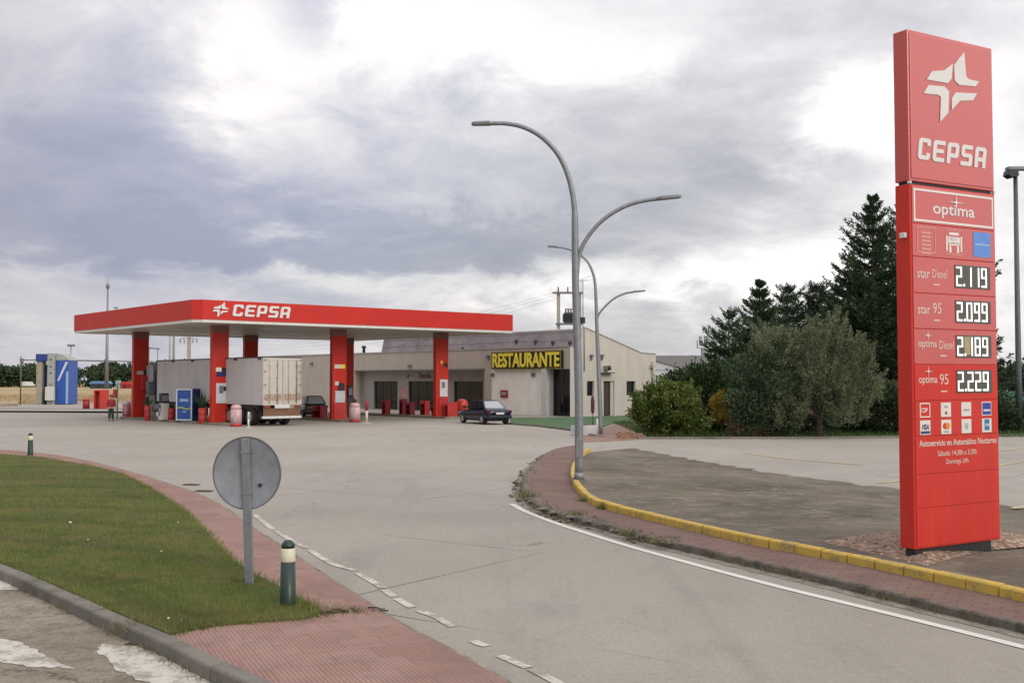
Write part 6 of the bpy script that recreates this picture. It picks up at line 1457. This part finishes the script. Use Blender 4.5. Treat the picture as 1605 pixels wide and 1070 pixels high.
CEDAR = leaf_mat('cedar_needles', (.016, .034, .016), (.034, .062, .030), (.080, .116, .058), .7, .2, .9, .25)
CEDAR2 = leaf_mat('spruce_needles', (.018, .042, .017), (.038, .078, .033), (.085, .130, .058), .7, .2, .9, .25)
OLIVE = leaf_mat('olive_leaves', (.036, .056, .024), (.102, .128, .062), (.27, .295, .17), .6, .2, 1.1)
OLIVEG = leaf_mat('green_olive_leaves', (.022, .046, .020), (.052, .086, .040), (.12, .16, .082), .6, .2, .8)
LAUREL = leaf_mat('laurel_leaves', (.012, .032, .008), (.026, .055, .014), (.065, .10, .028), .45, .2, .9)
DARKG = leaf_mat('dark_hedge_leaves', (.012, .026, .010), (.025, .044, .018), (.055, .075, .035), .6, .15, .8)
LIME = leaf_mat('yellow_green_leaves', (.026, .056, .010), (.074, .118, .022), (.20, .225, .06), .5, .25, 1.2)
GOLD = leaf_mat('golden_leaves', (.16, .12, .015), (.30, .22, .025), (.42, .32, .06), .5, .25, 1.5)
DRYB = leaf_mat('dry_twigs', (.06, .035, .02), (.12, .07, .04), (.2, .14, .08), .8, .1, 1.5)
# planted ground under the trees
tg = [g(x, y, .02) for x, y in ((986, 686), (1100, 686), (1300, 686), (1605, 682), (1800, 680))]+[Vector((60, 110, .02)), Vector((18, 120, .02)), g(1060, 640, .02), g(1000, 662, .02)]
struct(polygon('garden_ground', tg, LAWN, .02))
m = MB(); sweep(m, [g(x, y) for x, y in ((1000, 688), (1300, 687.5), (1605, 683.5), (1800, 681))], [(-.12, 0), (-.11, .10), (.08, .10), (.1, .01)]); struct(m.build('kerb', KERB))
n = 30000; x = rng.uniform(6, 36, n); y = rng.uniform(49.5, 66, n)
stuff(np_mesh('garden_grass', blades(x, y, np.full(n, .02), .08, .30, .015, 1.0), 3, leaf_mat('shade_grass', (.02, .055, .012), (.045, .10, .022), (.10, .14, .045), .7, .25, .5)), 'uncut green grass under the trees behind the lot', 'grass')
def at(px, py): return g(px, py, .02)
b = at(1047, 682); s_ = b.y/F_PX
broadleaf('round_bush', 'big rounded yellow green bush at the left end of the trees', 'bush', b, [(0, 0, 1.15, 1.62, 1.5, 1.12), (-.55, 0, 1.25, 1.1, 1.1, 1.0), (.55, .1, 1.1, 1.2, 1.1, 1.0), (.1, -.2, 1.6, 1.0, .9, .72), (-.3, -.3, .6, 1.5, 1.1, .6), (.6, -.3, .6, 1.3, 1.1, .6), (-.9, .1, 1.55, .6, .6, .55), (.75, 0, 1.95, .55, .6, .45), (-.15, .1, 2.1, .5, .5, .45)], 20000, .15, LIME, 210, .14, .5, .10, .3, shoots=(9000, 100, .25, .7, .11))
b = at(1284, 684); s_ = b.y/F_PX
W_ = lambda px: (px-1284)*s_; Hh_ = lambda py: (HZ-py)*s_+CAMH
ol = [(W_(1218), .3, Hh_(560), 1.0, 1.1, 1.0), (W_(1205), .2, Hh_(528), .55, .7, .7), (W_(1268), .1, Hh_(548), 1.1, 1.2, 1.1), (W_(1328), -.1, Hh_(560), .95, 1.1, 1.0), (W_(1345), -.2, Hh_(612), 1.0, 1.1, 1.0), (W_(1350), 0, Hh_(570), .5, .7, .7), (W_(1300), 0, Hh_(520), .6, .8, .55), (W_(1240), -.3, Hh_(618), 1.2, 1.2, .9), (W_(1320), -.6, Hh_(640), 1.1, 1.0, .75), (W_(1285), -.3, Hh_(595), 1.2, 1.2, .85), (W_(1228), -.4, Hh_(655), 1.0, .9, .6)]
broadleaf('olive_tree', 'broad silvery grey green olive tree with a short dark trunk', 'olive tree', b, ol, 24000, .125, OLIVE, 190, .15, .26, .15, 1.0, up=.75, minz=.45, shoots=(46000, 210, .5, 1.45, .13))
b = at(1185, 684); broadleaf('olive_shrub', 'dull green bushy shrub leaning against the left of the olive', 'shrub', b, [(0, .3, 2.0, 1.25, 1.1, 1.7), (.8, .1, 1.9, 1.3, 1.1, 1.6), (1.5, .3, 1.2, 1.2, .9, 1.15), (-.1, .2, .8, .9, .8, .8), (.9, .4, 3.2, .9, .9, .9)], 22000, .14, OLIVEG, 200, .2, .34, .10, .4, shoots=(16000, 150, .4, .9, .16))
def cz(px, pyt, Y): return (xat(px, Y), Y, 0), zat(pyt, Y)
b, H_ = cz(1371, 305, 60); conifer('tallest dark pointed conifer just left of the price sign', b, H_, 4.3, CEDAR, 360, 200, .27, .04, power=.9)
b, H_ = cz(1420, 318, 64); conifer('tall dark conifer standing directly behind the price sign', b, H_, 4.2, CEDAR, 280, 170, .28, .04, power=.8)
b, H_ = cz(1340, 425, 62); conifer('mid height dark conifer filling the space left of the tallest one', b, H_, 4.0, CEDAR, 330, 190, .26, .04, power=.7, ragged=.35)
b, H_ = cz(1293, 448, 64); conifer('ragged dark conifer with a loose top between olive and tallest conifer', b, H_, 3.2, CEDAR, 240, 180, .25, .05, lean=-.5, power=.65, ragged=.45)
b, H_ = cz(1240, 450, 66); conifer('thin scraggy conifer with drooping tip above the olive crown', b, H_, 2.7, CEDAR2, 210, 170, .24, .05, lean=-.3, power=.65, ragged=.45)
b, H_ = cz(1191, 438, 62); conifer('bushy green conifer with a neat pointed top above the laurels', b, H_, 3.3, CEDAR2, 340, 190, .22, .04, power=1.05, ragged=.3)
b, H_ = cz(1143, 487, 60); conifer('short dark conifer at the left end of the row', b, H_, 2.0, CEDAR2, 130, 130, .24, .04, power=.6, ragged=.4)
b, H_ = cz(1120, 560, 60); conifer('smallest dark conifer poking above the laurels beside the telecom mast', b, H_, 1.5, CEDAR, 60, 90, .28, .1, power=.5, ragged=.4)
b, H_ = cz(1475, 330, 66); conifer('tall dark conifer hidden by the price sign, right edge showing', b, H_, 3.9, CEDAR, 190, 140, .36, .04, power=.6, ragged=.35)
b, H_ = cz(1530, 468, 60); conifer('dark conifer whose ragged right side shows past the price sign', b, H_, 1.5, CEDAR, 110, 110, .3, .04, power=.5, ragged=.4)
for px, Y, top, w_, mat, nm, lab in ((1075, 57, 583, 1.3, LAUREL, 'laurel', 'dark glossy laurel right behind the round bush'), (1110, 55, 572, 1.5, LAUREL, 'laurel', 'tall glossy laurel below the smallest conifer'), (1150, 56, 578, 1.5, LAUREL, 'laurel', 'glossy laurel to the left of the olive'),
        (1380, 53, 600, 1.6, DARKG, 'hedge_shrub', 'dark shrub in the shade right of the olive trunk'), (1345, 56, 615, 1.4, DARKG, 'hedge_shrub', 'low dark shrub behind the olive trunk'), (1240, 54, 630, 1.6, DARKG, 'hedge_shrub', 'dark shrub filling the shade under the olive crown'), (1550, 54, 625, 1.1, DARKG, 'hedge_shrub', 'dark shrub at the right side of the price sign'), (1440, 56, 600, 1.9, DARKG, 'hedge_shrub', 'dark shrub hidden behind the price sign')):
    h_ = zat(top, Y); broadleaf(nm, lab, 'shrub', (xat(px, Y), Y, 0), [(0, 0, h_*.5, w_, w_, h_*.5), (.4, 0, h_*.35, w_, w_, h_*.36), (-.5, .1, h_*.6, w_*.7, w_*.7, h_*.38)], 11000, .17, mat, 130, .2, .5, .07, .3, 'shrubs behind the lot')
b = at(1131, 681); broadleaf('golden_bush', 'small golden yellow bush among the dark laurels', 'bush', b, [(0, 0, 1.3, .40, .4, .68), (.1, 0, .8, .34, .35, .5)], 3600, .10, GOLD, 60, .10, .5, .04, .3)
b = at(1170, 684); broadleaf('dry_bush', 'low brown twiggy bush at the garden edge left of the olive', 'bush', b, [(0, 0, .35, .7, .4, .38), (.7, 0, .3, .6, .4, .32)], 3000, .11, DRYB, 50, .12, .3, .03, .2)
b = at(1400, 676); broadleaf('autumn_shrub', 'orange brown shrub at the left edge of the price sign', 'shrub', (xat(1402, 54), 54, 0), [(0, 0, 1.4, .42, .4, 1.0), (.1, 0, .6, .4, .4, .6)], 3600, .11, leaf_mat('autumn_leaves', (.09, .05, .012), (.20, .11, .02), (.32, .2, .05), .6, .2, 1.5), 60, .12, .5, .04, .3)
HD = leaf_mat('clipped_hedge_leaves', (.015, .032, .010), (.03, .055, .018), (.07, .085, .035), .6, .2, .8)
b = at(1600, 676); broadleaf('clipped_hedge', 'low clipped dark hedge at the right edge behind the lot', 'hedge', b, [(k*.9-1.0, 0, .75, .8, .6, .75) for k in range(5)], 14000, .13, HD, 150, .15, .5, .06, .3)
# pale tarpaulin and green netting seen past the sign
Yg = 75.; t = thing('green_netting', 'green netting screen seen just right of the price sign', 'screen', (xat(1558, Yg), Yg, 0)); w_ = xat(1640, Yg)-xat(1558, Yg); h_ = zat(613, Yg)
m = MB(); m.box(0, w_, 0, .04, .05, h_); m.build('net', M('green_net', (.06, .17, .12), .9, var=.15), t)
for k in range(5): m = MB(); m.tube([(k*w_/4, .08, 0), (k*w_/4, .08, h_+.1)], .04, 6); m.build('post', STEEL, t)
t = thing('pale_tarpaulin', 'pale heaped tarpaulin above the green netting', 'tarpaulin', (xat(1565, Yg+4), Yg+4, 0)); bm = bmesh.new(); bmesh.ops.create_icosphere(bm, subdivisions=4, radius=1)
zt0_ = zat(594, Yg+4)
for vt in bm.verts:
    vt.co.x = vt.co.x*1.5+2.4; vt.co.z = max(0, vt.co.z*.5+.5)*zt0_*(.86+.14*math.sin(vt.co.x*2.3+1)); vt.co.y *= 1.2
me = bpy.data.meshes.new('sheet'); bm.to_mesh(me); bm.free(); me.materials.append(M('tarp_white', (.60, .57, .52), .8, var=.1)); o = bpy.data.objects.new('sheet', me); COL.objects.link(o); o.parent = t
b = (xat(1600, 90), 90, 0); h_ = zat(574, 90); broadleaf('far_tree', 'rounded dark tree beyond the green netting at the right edge', 'tree', b, [(0, 0, h_*.62, 2.0, 1.8, h_*.38), (1.4, 0, h_*.5, 1.8, 1.6, h_*.4)], 9000, .26, DARKG, 110, .3, .5, .14, 1.0)
# far pine wood along the left horizon
PINE = leaf_mat('far_pine_foliage', (.016, .034, .014), (.030, .056, .022), (.060, .088, .036), .8, .1, .12)
pts = []; tm = MB()
for row, (Y, x0_, x1_, n_, hh_) in enumerate(((395, -240, 20, 120, 7.6), (408, -250, 40, 120, 8.2), (430, -400, 480, 190, 8.8))):
    for k in range(n_):
        X = rng.uniform(x0_, x1_); y_ = Y+rng.uniform(-6, 6); h_ = hh_*rng.uniform(.82, 1.08)+.9*math.sin(X*.05+row); rc = rng.uniform(2.4, 4.0)
        nn = 240; d = rng.normal(size=(nn, 3)); d /= np.linalg.norm(d, axis=1)[:, None]; rr = rng.uniform(.55, 1.05, nn)
        c = np.array([X, y_, h_-1.5])+d*rr[:, None]*np.array([rc, rc, 1.9]); low = rng.random(nn) < .5; c[low, 2] = rng.uniform(.4, h_-1.6, low.sum()); c[low, 0] = X+rng.normal(scale=rc*.55, size=low.sum()); pts.append(c)
        tm.tube([(X, y_, -.1), (X+rng.uniform(-.3, .3), y_, h_-1.4)], [.22, .14], 5)
c = np.concatenate(pts); q_ = quads(c, 1.0, .8)
m_ = np_mesh('far_wood', q_.reshape(-1, 3), 4, PINE); stuff(m_, 'dark green pine wood along the far edge of the dry field', 'wood')
o = tm.build('far_trunks', BARK); stuff(o, 'pale brown trunks of the far pine wood', 'wood')
